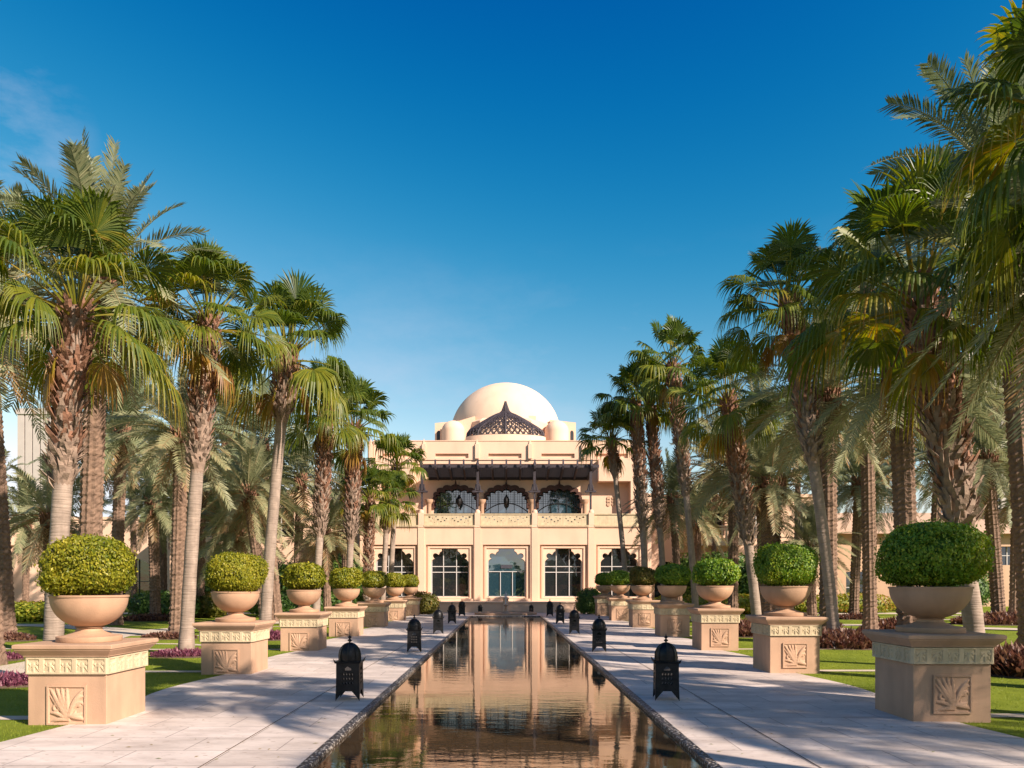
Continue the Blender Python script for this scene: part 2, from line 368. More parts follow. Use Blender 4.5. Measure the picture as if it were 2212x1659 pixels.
# walk: left edge, right edge (gently scalloped between the pedestals)
LZ = [9.02, 13.85, 18.6, 23.7, 28.8, 34.1, 39.4]
RZ = [9.18, 14.0, 18.7, 23.6, 28.6, 33.9, 39.2]
def edge(side):
    ys = [-8 + i * .5 for i in range(104)]; pts = []
    for y in ys:
        base = 5.02 if side < 0 else 5.22
        ph = (y - (LZ if side < 0 else RZ)[0]) / 4.95 * 2 * PI
        pts.append((side * (base + .13 * (1 - math.cos(ph))), y))
    return pts
T = .05
b = MB()
for sd_ in (-1, 1):
    pts = edge(sd_)
    for i in range(len(pts) - 1):
        (xa, ya), (xb, yb) = pts[i], pts[i+1]
        xin = sd_ * (PX if (P0 <= ya < P1 - .01) else 0)
        if xin == 0 and ya < P1 and ya + .5 > P0: xin = sd_ * PX
        q = [(xin, ya, 0), (xa, ya, 0), (xb, yb, 0), (xin, yb, 0)]
        b.add(q, [(0,1,2,3)])
        b.add([(xa, ya, 0), (xb, yb, 0), (xb, yb, -T), (xa, ya, -T)], [(0,1,2,3)])
b.v = [Vector(v) for v in b.v]
struct(b.build('pavement', PAVE))
# long expansion joint and cut line in the walk (thin dark inlaid strips)
b = MB()
for xx in (-2.72, 2.72): b.add([(xx-.006, -6, .004), (xx+.006, -6, .004), (xx+.006, 38, .004), (xx-.006, 38, .004)], [(0,1,2,3)])
struct(b.build('pavement_joint', SOIL))
b = MB(); b.box(-30, 30, 43.2-.0+.1, 60, -.3, .62)
# water, basin and rim
b = MB(); b.add([(-PX+.08,P0,-.03),(PX-.08,P0,-.03),(PX-.08,P1,-.03),(-PX+.08,P1,-.03)], [(0,1,2,3)]); struct(b.build('water', WATER))
b = MB()
RW = .105
def rimrow(x0, x1, y0, y1): b.box(x0, x1, y0, y1, -.25, .014)
rimrow(-PX, -PX+RW, P0, P1); rimrow(PX-RW, PX, P0, P1); rimrow(-PX, PX, P1, P1+RW)
o = struct(b.build('pool_kerb', RIM)); bevel(o, .015)

# round basin between the pool and the terrace, with a low lip
t_ = empty('fountain_basin', (0, 40.6, 0)); tag(t_, 'low round stone fountain basin at the far end of the long pool', 'fountain')
b = MB(); b.lathe([(1.7,0),(1.7,.1),(1.62,.12),(1.5,.12),(1.46,.06),(0.0,.06)], 48); o = b.build('basin', SAND, t_); autosmooth(o)
b = MB(); b.lathe([(.30,.05),(.22,.12),(.08,.2),(.06,.42),(.12,.5),(.03,.56)], 16); o = b.build('nozzle', SAND, t_); autosmooth(o)
b = MB()
for k in range(10):
    a = k*PI/5; b.tube([(.02*math.cos(a),.02*math.sin(a),.5+i*.11) if i < 6 else (.02*i*math.cos(a)*.4,.02*i*math.sin(a)*.4,1.15-.05*(i-6)**2) for i in range(9)], .008, 4)
o = b.build('water_jet', LOUNGE, t_)

# ------------------------------------------------------------------ terrace
tw = empty('terrace_wall', (0, 43.2, 0)); tag(tw, 'low tan terrace wall with a pale coping below the palace windows', 'terrace')
b = MB(); b.box(-9.3, 9.3, 0, 12, -.3, .56); b.build('wall', STUCCO, tw)
b = MB(); b.box(-9.35, 9.35, -.06, .35, .563, .63); b.box(-9.3,9.3,.353,12,.563,.60); o = b.build('coping', STUCCO_PALE, tw); bevel(o, .015)
b = MB(); b.box(-.16, .16, -.14, -.003, -.05, .8); b.lathe([(.2,.8),(.2,.86),(.0,.95)], 16, (0,-.07,0)); b.build('spout_pillar', STUCCO_PALE, tw)

# ------------------------------------------------------------------ palace
def fx(zx, Y=46.4): return (zx - 1141) * 2.185e-4 * Y
def fz(zy, Y=46.4): return EYE + (1383 - zy) * 2.185e-4 * Y
pal = empty('palace_building', (0, 46.4, 0)); tag(pal, 'cream two-storey palace with a great dome, arched windows and a dark pergola', 'building')
def pb(mbuf, name, m, parent=pal, smooth=False):   # parts are built in site coordinates, then hung under the palace
    o = mbuf.build(name, m, None, smooth); o.parent = parent
    o.matrix_parent_inverse = parent.matrix_basis.inverted() if parent is pal else Matrix()
    return o
def rect(x0, x1, z0, z1): return [(x0,z0),(x1,z0),(x1,z1),(x0,z1)]
FY = 46.4
BAYS = [fx(455), fx(796), fx(1146), fx(1497), fx(1843)]
# front skin with rectangular recesses
b = MB()
holes = [rect(c-1.47, c+1.47, .75, fz(1135)) for c in BAYS]
b.plate(rect(-9.05, 9.05, .55, fz(1024)), holes, FY, FY+.16)
for xx in (-9.05, 9.05): b.box(xx-.22 if xx > 0 else xx-.02, xx+.02 if xx > 0 else xx+.22, FY-.06, FY+.5, .55, 7.3)
for zx in (622, 968, 1320, 1668):            # flat pilasters
    b.box(fx(zx)-.2, fx(zx)+.2, FY-.05, FY-.002, .55, fz(1024))
pb(b, 'front_wall', STUCCO)
# inner skin with foil-arched openings
def foil(c, hw=1.19, z0=.87):
    h = [(hw, z0), (hw, 2.98), (hw-.05, 3.1), (hw-.14, 3.2)]
    for k in range(9):
        a = R(-75 + k * 24); h.append((.90 + .17*math.cos(a), 3.42 + .17*math.sin(a)))
    h += [(.70, 3.50), (.64, 3.62), (.55, 3.70), (.50, 3.72), (.50, 3.86), (.46, 3.9)]
    s = hw / 1.19
    return [(c + x*s if x != hw else c + x, z) for x, z in h] + [(c - (x*s if x != hw else x), z) for x, z in reversed(h)]
b = MB()
b.plate(rect(-9.0, 9.0, .56, fz(1024)-.02), [foil(c) for c in BAYS], FY+.165, FY+.42)
pb(b, 'inner_wall', STUCCO_PALE)
# frame moulding round each recess
b = MB()
for c in BAYS:
    b.plate(rect(c-1.38, c+1.38, .76, fz(1145)), [rect(c-1.25, c+1.25, .80, fz(1156))], FY+.10, FY+.163)
pb(b, 'recess_moulding', STUCCO)
for k, c in enumerate(BAYS):
    b = MB(); b.box(c-1.3, c+1.3, FY+.62, FY+.64, .8, 4.0)
    wn = pb(b, 'window', GLASSB if k == 2 else GLASS); tag(wn)
    b = MB(); y0, y1 = FY+.56, FY+.615
    if k == 2:
        for xx in (-.38, .38): b.box(c+xx-.022, c+xx+.022, y0, y1, .82, 2.42)
        b.box(c-1.2, c+1.2, y0, y1, 2.423, 2.47)
    else:
        for xx in (-.42, .40): b.box(c+xx-.025, c+xx+.025, y0, y1, .82, 3.95)
        for zz in (2.38, 2.74): b.box(c-1.2, c+1.2, y0+.005, y1-.005, zz, zz+.05)
    for xx in (-1.17, 1.17): b.box(c+xx-.04, c+xx+.04, y0, y1, .82, 3.3)
    b.box(c-1.2, c+1.2, y0, y1, .8, .9)
    f = b.build('frame', WHITEFR); f.parent = wn
    if k == 2:
        b = MB(); b.box(c-.36, c+.36, y0+.03, y1, 2.65, 2.88); f = b.build('transom_panel', GREYWOOD); f.parent = wn
# solid body behind
b = MB()
b.box(-9.0, 9.0, FY+.9, 62, .5, 5.2)
b.box(-9.0, 9.0, FY+.43, FY+.9, 4.1, 5.2)
pb(b, 'core_wall', STUCCO)
# balcony floor
b = MB(); b.box(-9.1, 9.1, FY-.08, 49.0, 5.205, 5.32); pb(b, 'balcony_floor', STUCCO_PALE)
# balustrade
b = MB()
PXs = [fx(z) for z in (622, 968, 1320, 1668)]
segs = [(-8.8, PXs[0]), (PXs[0], PXs[1]), (PXs[1], PXs[2]), (PXs[2], PXs[3]), (PXs[3], 8.8)]
for i, (a, c) in enumerate(segs):
    a += .19; c -= .19
    if i in (0, 4):
        b.plate(rect(a, c, 5.34, 5.98), [], FY+.06, FY+.14)
    else:
        # pierced scroll panel
        hl = []; wdt = c - a
        for side in (0, 1):
            for (u, z, r) in [(.10,.45,.07),(.17,.38,.05),(.13,.22,.035),(.23,.47,.05),(.27,.30,.06),(.33,.18,.05),(.36,.42,.035),(.40,.24,.05),(.44,.36,.045),(.20,.14,.03)]:
                uu = u if not side else 1 - u; cx = a + uu*wdt; cz = 5.34 + z*1.05 + .02
                rr = r * (1 if (i != 2) else .75)
                hl.append([(cx + rr*(1+.35*math.sin(3*t*PI/5+i))*math.cos(t*PI/5), cz + rr*.8*math.sin(t*PI/5)) for t in range(10)])
        b.plate(rect(a, c, 5.34, 5.98), hl, FY+.04, FY+.10)
    b.box(a, c, FY, FY+.16, 5.983, 6.05)
    b.box(a-.02, c+.02, FY-.10, FY+.02, 5.245, 5.325)
pb(b, 'balustrade', FRIEZE)
for x in PXs + [-8.85, 8.85]:
    b = MB()
    b.box(x-.17, x+.17, FY-.07, FY+.20, 5.33, 6.1)
    b.lathe([(.17,0),(.165,.08),(.12,.17),(.05,.21),(0.001,.22)], 16, (x, FY+.065, 6.1), sy=.8)
    o = pb(b, 'balustrade_post', STUCCO)
# upper wall with three arched windows
UY = 48.6
WC = [fx(825, UY)+.1, fx(1145, UY), fx(1470, UY)]
def arch(c, hw, z0, zs, zt, lob=7, d=.09):
    """foiled arch: a pointed curve with a scalloped edge"""
    pts = [(c+hw, z0), (c+hw, zs)]
    n = lob * 6
    for i in range(1, n):
        t = i / n; a = t * PI
        x = math.cos(a); z = math.sin(a)
        z = z ** .8
        s = 1 + d * (abs(math.sin(a * lob)) - .5) * 1.2
        pts.append((c + hw * x * min(1, s*.97), zs + (zt - zs) * z * s * .95))
    pts += [(c-hw, zs), (c-hw, z0)]
    return pts
b = MB()
HW = 1.46
b.plate(rect(-9.0, 9.0, 5.33, fz(500, UY)), [arch(c, HW, 5.36, 7.25, 8.05) for c in WC], UY, UY+.35)
pb(b, 'upper_wall', STUCCO)
# projecting side masses and parapet band over the balcony
b = MB()
for s_ in (-1, 1):
    xa_, xb_ = sorted((s_*(PXs[3]+.62), s_*8.72)); b.box(xa_, xb_, UY-.85, UY-.002, fz(745, UY-.8), fz(621, UY))
    xa_, xb_ = sorted((s_*8.02, s_*8.72)); b.box(xa_, xb_, UY-.85, UY-.002, 5.33, fz(745, UY-.8)-.003)
b.box(-8.95, 8.95, UY-.10, UY-.002, fz(640, UY)+.0, fz(618, UY)) if False else b.box(-PXs[3]-.6, PXs[3]+.6, UY-.10, UY-.002, fz(640, UY), fz(620, UY))
pb(b, 'side_mass', STUCCO)
b = MB()
per = fx(1290, UY) - fx(965, UY)
fins = [fx(640, UY) + per*k for k in range(-1, 5)]
for x in fins:
    b.box(x-.11, x+.13, UY-.30, UY-.003, fz(610, UY), fz(522, UY))
    b.add([(x-.07,UY-.26,fz(522,UY)),(x+.09,UY-.26,fz(522,UY)),(x+.09,UY-.06,fz(522,UY)),(x-.07,UY-.06,fz(522,UY)),(x+.01,UY-.16,fz(484,UY))], [(0,1,4),(1,2,4),(2,3,4),(3,0,4)])
hl = [rect(x+.75, x+per-.55, fz(606, UY), fz(578, UY)) for x in fins[:-1]]
b.plate(rect(-8.6, 8.6, fz(617, UY), fz(503, UY)), hl, UY-.16, UY-.004)
b.box(-8.6, 8.6, UY-.19, UY+.40, fz(502, UY), fz(502, UY)+.05)
pb(b, 'parapet', STUCCO)
b = MB(); b.box(-8.9, 8.9, UY+.36, 66, 5.3, fz(512, UY)); pb(b, 'upper_core', STUCCO)
# glass and grids of the arched windows
for k, c in enumerate(WC):
    b = MB(); b.box(c-HW-.05, c+HW+.05, UY+.27, UY+.29, 5.36, 8.3); wn = pb(b, 'arched_window', GLASSB)
    b = MB(); y0, y1 = UY+.21, UY+.262
    for i in range(-2, 3): b.box(c+i*.52-.018, c+i*.52+.018, y0, y1, 5.36, 8.2)
    for zz in (5.75, 6.3): b.box(c-HW, c+HW, y0+.005, y1-.005, zz, zz+.03)
    def og(x): u = abs(x)/HW; return 6.35 + .62*(1-u)**1.0*(1 if u > .0 else 1) + .16*math.sin(PI*u) 
    n = 22
    b.tube([(c - HW + 2*HW*i/n, y0-.01, og(-HW + 2*HW*i/n)) for i in range(n+1)], .028, 5)
    for i in range(1, 20):
        x = -HW + 2*HW*i/20; b.box(c+x-.008, c+x+.008, y0+.015, y1-.02, og(x), 8.1)
    for j in range(9):
        zz = 6.95 + j*.14; b.box(c-HW, c+HW, y0+.02, y1-.022, zz, zz+.014)
    f = b.build('window_grid', DARKFR); f.parent = wn
    # dark fretwork lining the arch
    b = MB()
    oa = arch(c, HW+.02, 6.6, 7.28, 8.16, 7, .10); ia = arch(c, HW-.13, 6.6, 7.2, 7.83, 7, .22)
    b.plate(oa, [], UY-.10, UY-.09) if False else None
    n = min(len(oa), len(ia))
    for i in range(n-1):
        q = [(oa[i][0],oa[i][1]),(oa[i+1][0],oa[i+1][1]),(ia[i+1][0],ia[i+1][1]),(ia[i][0],ia[i][1])]
        vs = [(x, UY-.14, z) for x, z in q] + [(x, UY-.02, z) for x, z in q]
        b.add(vs, [(0,1,2,3),(7,6,5,4),(0,4,5,1),(3,2,6,7)])
    for sx_ in (-1, 1):       # carved brackets at the springing
        for rr, xo, zo in ((.12,.0,7.05),(.10,-.14,7.28),(.08,.02,6.82)):
            b.lathe([(.001,-.06),(rr,-.06),(rr,.06),(.001,.06)], 14, (c+sx_*(HW-.02+xo), UY-.08, zo))
    b.tube([(c, UY-.1, 7.98), (c, UY-.1, 8.12), (c, UY-.1, 8.5)], [.13, .08, .005], 6)
    fw = pb(b, 'arch_fretwork', REDWOOD)
# columns on the balcony
b0 = None
for x in [fx(668,47.6), fx(993,47.6), fx(1300,47.6), fx(1628,47.6)]:
    b = MB(); b.lathe([(.19,0),(.19,.1),(.15,.14),(.15,1.45),(.19,1.5),(.26,1.62),(.28,1.75)], 20, (x, 47.75, 5.325))
    o = pb(b, 'column', SAND); autosmooth(o)
# pergola
pg = empty('pergola', (0,0,0)); pg.parent = pal; pg.matrix_parent_inverse = pal.matrix_basis.inverted()
def pgb(b, name, m=WOOD): o = b.build(name, m); o.parent = pg; return o
PY0, PY1 = 46.6, 48.5
ztop, zbk = fz(652, PY0), fz(722, PY1)
xl, xr = fx(628, PY0), fx(1715, PY0)
def cz(y): return zbk + (ztop - zbk) * (y - PY1) / (PY0 - PY1)
b = MB()
b.box(xl, xr, PY0-.04, PY0+.06, ztop-.10, ztop+.09); b.box(xl+.2, xr-.5, PY1-.02, PY1+.08, zbk-.16, zbk+.02)
pgb(b, 'beam')
nr = 13
for i in range(nr):
    x = PXs[0] + (PXs[3] - PXs[0]) * i / (nr-1)
    b = MB()
    prof = [(PY1, zbk-.02), (PY0-.06, ztop-.04), (PY0-.22, ztop+.02), (PY0-.31, ztop+.36), (PY0-.42, ztop-.04), (PY0-.34, ztop-.22), (PY0, ztop-.24), (PY1, zbk-.20)]
    vs = [(x-.055, y, z) for y, z in prof] + [(x+.055, y, z) for y, z in prof]
    n = len(prof)
    b.add(vs, [tuple(range(n)), tuple(range(2*n-1, n-1, -1))] + [(j, (j+1) % n, n+(j+1) % n, n+j) for j in range(n)])
    pgb(b, 'rafter')
b = MB()       # close-set lattice of slats both ways
ns = 20
for j in range(ns):
    y0 = PY1 + (PY0-PY1)*j/ns; y1 = y0 + (PY0-PY1)/ns*.74; a0, a1 = cz(y0), cz(y1); xe = .45*(1-j/ns)
    b.add([(xl+xe*.3,y0,a0),(xr-xe,y0,a0),(xr-xe,y1,a1),(xl+xe*.3,y1,a1),(xl+xe*.3,y0,a0+.02),(xr-xe,y0,a0+.02),(xr-xe,y1,a1+.02),(xl+xe*.3,y1,a1+.02)],
          [(0,3,2,1),(4,5,6,7),(0,1,5,4),(1,2,6,5),(2,3,7,6),(3,0,4,7)])
nx_ = 92
for i in range(nx_):
    x = xl+.1 + (xr-.5-xl)*i/nx_; b.add([(x,PY1,zbk+.022),(x+.05,PY1,zbk+.022),(x+.05,PY0,ztop+.022),(x,PY0,ztop+.022)], [(0,1,2,3)])
pgb(b, 'slat_roof', GREYWOOD)
for x in PXs:
    b = MB()
    b.box(x-.08, x+.08, PY0+.17, PY0+.33, 6.1 if False else fz(800, PY0), ztop+.05)
    b.tube([(x, PY0-.1, ztop+.02), (x, PY0-.1, ztop+.14), (x, PY0-.1, ztop+.42)], [.07,.10,.005], 6)
    for k in (-1, 1):
        b.tube([(x+k*.1, PY0+.25, fz(760,PY0)), (x+k*.16, PY0+.25, fz(800,PY0)), (x+k*.36, PY0+.25, fz(806,PY0))], [.045,.07,.05], 6)
    b.box(x-.34, x+.34, PY0+.12, PY0+.38, fz(812,PY0), fz(803,PY0)-.003)
    b.box(x-.06, x+.06, PY0+.19, PY0+.31, 5.33, fz(812,PY0)-.003)
    pgb(b, 'post')
# carved medallion on the right
b = MB()
mx_, mz_ = fx(1790, UY), fz(868, UY)
for dx in (-.17,.17):
    for dz in (-.2,.0,.2):
        b.lathe([(.001,-.04),(.13,-.04),(.13,0),(.09,0),(.06,-.03),(.001,-.03)], 12, (0,0,0))
        k = len(b.v) - 12*6
        for q in range(k, len(b.v)):
            vx, vy, vz = b.v[q]; b.v[q] = (mx_+dx+vx, UY-.01+vz, mz_+dz+vy)
pb(b, 'carved_medallion', STUCCO_SIDE)
# round hollow bosses and low roof things: dome group
DY = 60.0
def dz(zy, Y=DY): return EYE + (1383 - zy) * 2.185e-4 * Y
def dx_(zx, Y=DY): return (zx - 1146) * 2.185e-4 * Y
b = MB()
Rd = 4.42; zc = dz(152) - Rd*.93
prof = [(Rd*math.cos(R(a)), zc + Rd*.93*math.sin(R(a))) for a in range(-10, 90, 4)] + [(0.01, zc+Rd*.93)]
b.lathe(prof, 64, (0, DY, 0)); o = pb(b, 'dome', STUCCO_PALE); autosmooth(o)
b = MB()       # stepped octagonal drum with corner blocks
zb = 10.2
b.lathe([(5.0, zb), (5.0, dz(372, 55.4)), (4.5, dz(352, 55.6)), (3.0, dz(345, 56))], 8, (0, DY, 0), a0=PI/8, a1=2*PI+PI/8)
for s in (-1, 1):
    BY = DY-3.2
    x0, x1 = (dx_(712,BY), dx_(880,BY)) if s < 0 else (dx_(1420,BY), dx_(1578,BY))
    b.add([(x0,DY-3.2,zb),(x1,DY-3.2,zb),(x1,DY+2.5,zb),(x0,DY+2.5,zb),
           (x0,DY-3.2,dz(388,BY)),(x1,DY-3.2,dz(372,BY)),(x1,DY+2.5,dz(372,BY)),(x0,DY+2.5,dz(388,BY))] if s < 0 else
          [(x0,DY-3.2,zb),(x1,DY-3.2,zb),(x1,DY+2.5,zb),(x0,DY+2.5,zb),
           (x0,DY-3.2,dz(368,BY)),(x1,DY-3.2,dz(385,BY)),(x1,DY+2.5,dz(385,BY)),(x0,DY+2.5,dz(368,BY))],
          [(0,3,2,1),(4,5,6,7),(0,1,5,4),(1,2,6,5),(2,3,7,6),(3,0,4,7)])
for xa_, xb_, za_, zb_ in ((868, 957, 372, 345), (1235, 1332, 340, 345)):
    xa_, xb_ = dx_(xa_, 56), dx_(xb_, 56); b.add([(xa_,56,zb),(xb_,56,zb),(xb_,59,zb),(xa_,59,zb),(xa_,56,dz(za_,56)),(xb_,56,dz(zb_,56)),(xb_,59,dz(zb_,56)),(xa_,59,dz(za_,56))],
          [(0,3,2,1),(4,5,6,7),(0,1,5,4),(1,2,6,5),(2,3,7,6),(3,0,4,7)])
pb(b, 'drum', STUCCO)
TY = 56.2
for s, zx, rw in ((-1, 825, 72), (1, 1460, 74)):
    b = MB(); r = rw*2.185e-4*TY; x = (zx-1146)*2.185e-4*TY; z1 = dz(440, TY); zt = dz(374, TY)
    b.lathe([(r, zb), (r, z1)] + [(r*math.cos(R(a)), z1+(zt-z1)*math.sin(R(a))) for a in range(8, 90, 8)] + [(.005, zt)], 32, (x, TY, 0))
    o = pb(b, 'turret_dome', STUCCO_PALE); autosmooth(o)
    b = MB(); xx = (735 if s < 0 else 1553); X0 = (xx-1146)*2.185e-4*(DY-3.2)
    n = 12; b.plate([(X0-.14, dz(492,DY-3.2)), (X0+.14, dz(492,DY-3.2))] + [(X0+.14*math.cos(t*PI/n), dz(452,DY-3.2)+.22*math.sin(t*PI/n)) for t in range(n+1)], [], DY-3.23, DY-3.19)
    pb(b, 'turret_window', DARKFR)
    b = MB(); xx = (757 if s < 0 else 1530); X0 = (xx-1146)*2.185e-4*(DY-3.2)
    b.box(X0-.1, X0+.1, DY-3.9, DY-3.2, zb, dz(432,DY-3.5)); pb(b, 'buttress', STUCCO)
# low curved drum and the wrought lattice dome in front of the big one
LY = 53.6
k_ = 2.185e-4*LY
b = MB(); b.lathe([(252*k_, 9.9), (246*k_, dz(478, LY)), (225*k_, dz(476,LY)), (.01, dz(474,LY))], 64, (dx_(1146,LY), LY, 0), sy=.45); o = pb(b, 'lattice_dome_base', STUCCO_PALE); autosmooth(o)
prf = [(238,476),(234,452),(218,430),(192,412),(160,393),(125,372),(92,353),(60,337),(36,325),(24,314),(17,295),(10,275),(4,254)]
def lathe_pts(scale, n, tw):
    vs = []; 
    for j, (r, zy) in enumerate(prf):
        for i in range(n):
            a = 2*PI*(i + tw*j)/n; vs.append((dx_(1146,LY) + r*k_*scale*math.cos(a), LY + r*k_*scale*math.sin(a)*.42, dz(zy, LY)))
    return vs
b = MB(); n = 40
for tw, d in ((.5, 1), (-.5, -1)):
    P = lathe_pts(1.0, n, tw)
    for i in range(n):
        b.tube([P[j*n + i] for j in range(len(prf))], [.040]*8+[.022]*5, 4, cap=False)
P = lathe_pts(1.0, n, 0)
for i in range(0, n, 5):
    b.tube([P[j*n+i] for j in range(len(prf))], [.07]*8+[.03]*5, 5, cap=False)
for j in (0, 2, 4, 6, 8, 9): b.tube([P[j*n + (i % n)] for i in range(n+1)], .04, 4, cap=False)
pb(b, 'lattice_dome', WOOD)
b = MB(); b.lathe([(r*k_*.88, dz(zy+12, LY)) for r, zy in prf[:9]], 40, (dx_(1146,LY), LY, 0), sy=.42); o = pb(b, 'inner_cupola', STUCCO_PALE); autosmooth(o)

# hanging lanterns in the loggia
proto = None
for zx, lab in ((855, 'dark hanging lantern before the left arched balcony window'), (1146, 'dark hanging lantern before the middle arched balcony window'),):
    x = fx(zx, 48.2); r = empty('hanging_lantern', (x, 48.2, 6.55)) if proto is None else copy_tree(proto); r.location = (x, 48.2, 6.55)
    if proto is None:
        proto = r
        b = MB(); b.lathe([(.001,0),(.05,.06),(.04,.1),(.17,.3),(.19,.45),(.19,.62),(.12,.72),(.06,.85),(.001,.9)], 8); b.build('lantern_body', IRON, r)
        b = MB(); b.tube([(0,0,.88),(0,0,1.75)], .012, 5); b.build('chain', IRON, r)
    tag(r, lab, 'lantern', 'hanging lanterns of the balcony')

# ------------------------------------------------------------------ side wings and far buildings
def simple_building(name, label, x0, x1, y0, y1, h, m, wins, balc=(), roof=None, cat='building'):
    t = empty(name, ((x0+x1)/2, y0, 0)); tag(t, label, cat)
    inv = Matrix.Translation((-(x0+x1)/2, -y0, 0))
    def bl(b, nm, mm, par=t):
        for i, v in enumerate(b.v): b.v[i] = (v[0]-(x0+x1)/2, v[1]-y0, v[2])
        return b.build(nm, mm, par)
    b = MB(); hl = []
    for (a, c, z0, z1, arched) in wins:
        if arched:
            r = (c-a)/2; hl.append([(a,z0),(c,z0)] + [((a+c)/2 + r*math.cos(k*PI/12), z1-r+r*math.sin(k*PI/12)) for k in range(13)])
        else: hl.append(rect(a, c, z0, z1))
    b.plate(rect(x0, x1, -.1, h), hl, y0, y0+.3); b.box(x0, x1, y0+.75, y1, -.1, h-.01)
    b.box(x0, x1, y0+.301, y0+.75, h-.3, h-.01); b.box(x0, x0+.25, y0+.301, y0+.749, -.1, h-.301); b.box(x1-.25, x1, y0+.301, y0+.749, -.1, h-.301)
    b.box(x0-.08, x1+.08, y0-.10, y0+.4, h+.002, h+.22)
    bl(b, 'wall', m)
    for (a, c, z0, z1, arched) in wins:
        b = MB(); b.box(a-.05, c+.05, y0+.5, y0+.52, max(z0-.05, 0), z1+.05); wn = bl(b, 'window', GLASS)
        b = MB(); b.box((a+c)/2-.03, (a+c)/2+.03, y0+.44, y0+.49, z0, z1); b.box(a, c, y0+.445, y0+.485, (z0+z1)/2, (z0+z1)/2+.05)
        b.box(a, a+.06, y0+.43, y0+.5, z0, z1); b.box(c-.06, c, y0+.43, y0+.5, z0, z1)
        bl(b, 'frame', DARKFR if arched else WHITEFR, wn)
    for (a, c, z) in balc:
        b = MB(); b.box(a, c, y0-1.1, y0-.003, z-.35, z)
        b.box(a, a+.12, y0-1.1, y0-.003, z+.003, z+.9); b.box(c-.12, c, y0-1.1, y0-.003, z+.003, z+.9)
        hl = [rect(a+.25+k*.28, a+.25+k*.28+.14, z+.14, z+.70) for k in range(int((c-a-.5)/.28))]
        b.plate(rect(a+.123, c-.123, z+.003, z+.84), hl, y0-1.1, y0-1.02); b.box(a-.04, c+.04, y0-1.14, y0-.96, z+.903, z+.99)
        bl(b, 'balcony', STUCCO_PALE)
    if roof:
        b = MB(); (zr, ov) = roof
        b.add([(x0-ov,y0-ov,h+.22),(x1+ov,y0-ov,h+.22),(x1+ov,y1+ov,h+.22),(x0-ov,y1+ov,h+.22),(x0+3,(y0+y1)/2,zr),(x1-3,(y0+y1)/2,zr)],
                      [(0,1,5,4),(2,3,4,5),(1,2,5),(3,0,4),(3,2,1,0)])
        bl(b, 'roof', STUCCO_SIDE)
    return t
simple_building('wing_building', 'cream side wing of two storeys with a projecting balcony, right of the palace', 9.3, 22.5, 51, 60, 7.6, STUCCO,
    [(10.2,11.9,.6,3.2,True),(12.8,15.0,5.0,7.0,False),(12.9,14.9,.3,3.0,True),(16.4,18.2,4.8,6.8,False),(17,19,.3,3,False),(19.8,21.4,4.8,6.8,False)], [(12.1,16.0,4.6)])
simple_building('wing_building', 'cream side wing of two storeys mostly hidden by palms, left of the palace', -23, -9.3, 51, 60, 7.9, STUCCO,
    [(-12,-10.2,.6,3.2,True),(-12.4,-10.2,4.9,6.9,False),(-16.5,-14.5,.3,3.0,True),(-16.5,-14.5,4.9,6.9,False),(-21,-19,.3,3,True),(-21,-19,4.9,6.9,False)], [(-13,-9.8,4.5)])
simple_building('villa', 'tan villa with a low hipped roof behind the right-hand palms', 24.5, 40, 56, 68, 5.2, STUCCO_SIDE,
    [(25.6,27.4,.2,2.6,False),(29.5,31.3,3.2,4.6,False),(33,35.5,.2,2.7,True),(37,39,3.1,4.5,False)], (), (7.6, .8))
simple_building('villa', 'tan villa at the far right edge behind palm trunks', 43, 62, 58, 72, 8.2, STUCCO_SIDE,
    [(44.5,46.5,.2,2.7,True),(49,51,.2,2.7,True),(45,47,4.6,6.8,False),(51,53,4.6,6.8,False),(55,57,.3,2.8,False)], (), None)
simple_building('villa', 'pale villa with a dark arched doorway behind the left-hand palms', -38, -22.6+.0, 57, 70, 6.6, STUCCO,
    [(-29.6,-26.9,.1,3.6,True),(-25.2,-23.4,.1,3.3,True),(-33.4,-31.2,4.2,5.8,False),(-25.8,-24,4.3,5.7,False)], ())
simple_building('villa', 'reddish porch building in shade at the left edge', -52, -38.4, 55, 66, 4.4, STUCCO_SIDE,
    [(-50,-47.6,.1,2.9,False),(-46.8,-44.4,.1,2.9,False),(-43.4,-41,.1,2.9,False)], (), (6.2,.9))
# distant towers
def tower(label, x, y, wx, h, nf, m):
    t = empty('tower_block', (x, y, 0)); tag(t, label, 'tower')
    b = MB(); b.box(-wx/2+1, wx/2-1, 1, wx, 0, h-3); b.build('shaft', STUCCO_SIDE if False else GLASS, t)
    b = MB()
    for k in range(nf): xx = -wx/2 + (wx-2.2)*k/(nf-1); b.box(xx, xx+2.2, 0, 1.6, 0, h)
    b.box(-wx/2-.4, wx/2+.4, -.4, wx+.4, h+.003, h+2)
    b.build('pier', m, t)
    b = MB()
    for k in range(int(h/4)): b.box(-wx/2+1, wx/2-1, .5, .95, k*4, k*4+.8)
    b.build('floor_band', m, t)
p = at(78, 1264, 260); tower('distant pale tower with vertical piers seen between the left palms', p.x, 260, 13, at(78, 895, 260).z, 5, TOWER)
p = at(2140, 1264, 330); tower('distant pale tower glimpsed between the fronds at the right', p.x, 330, 22, at(2140, 770, 330).z, 6, TOWER)

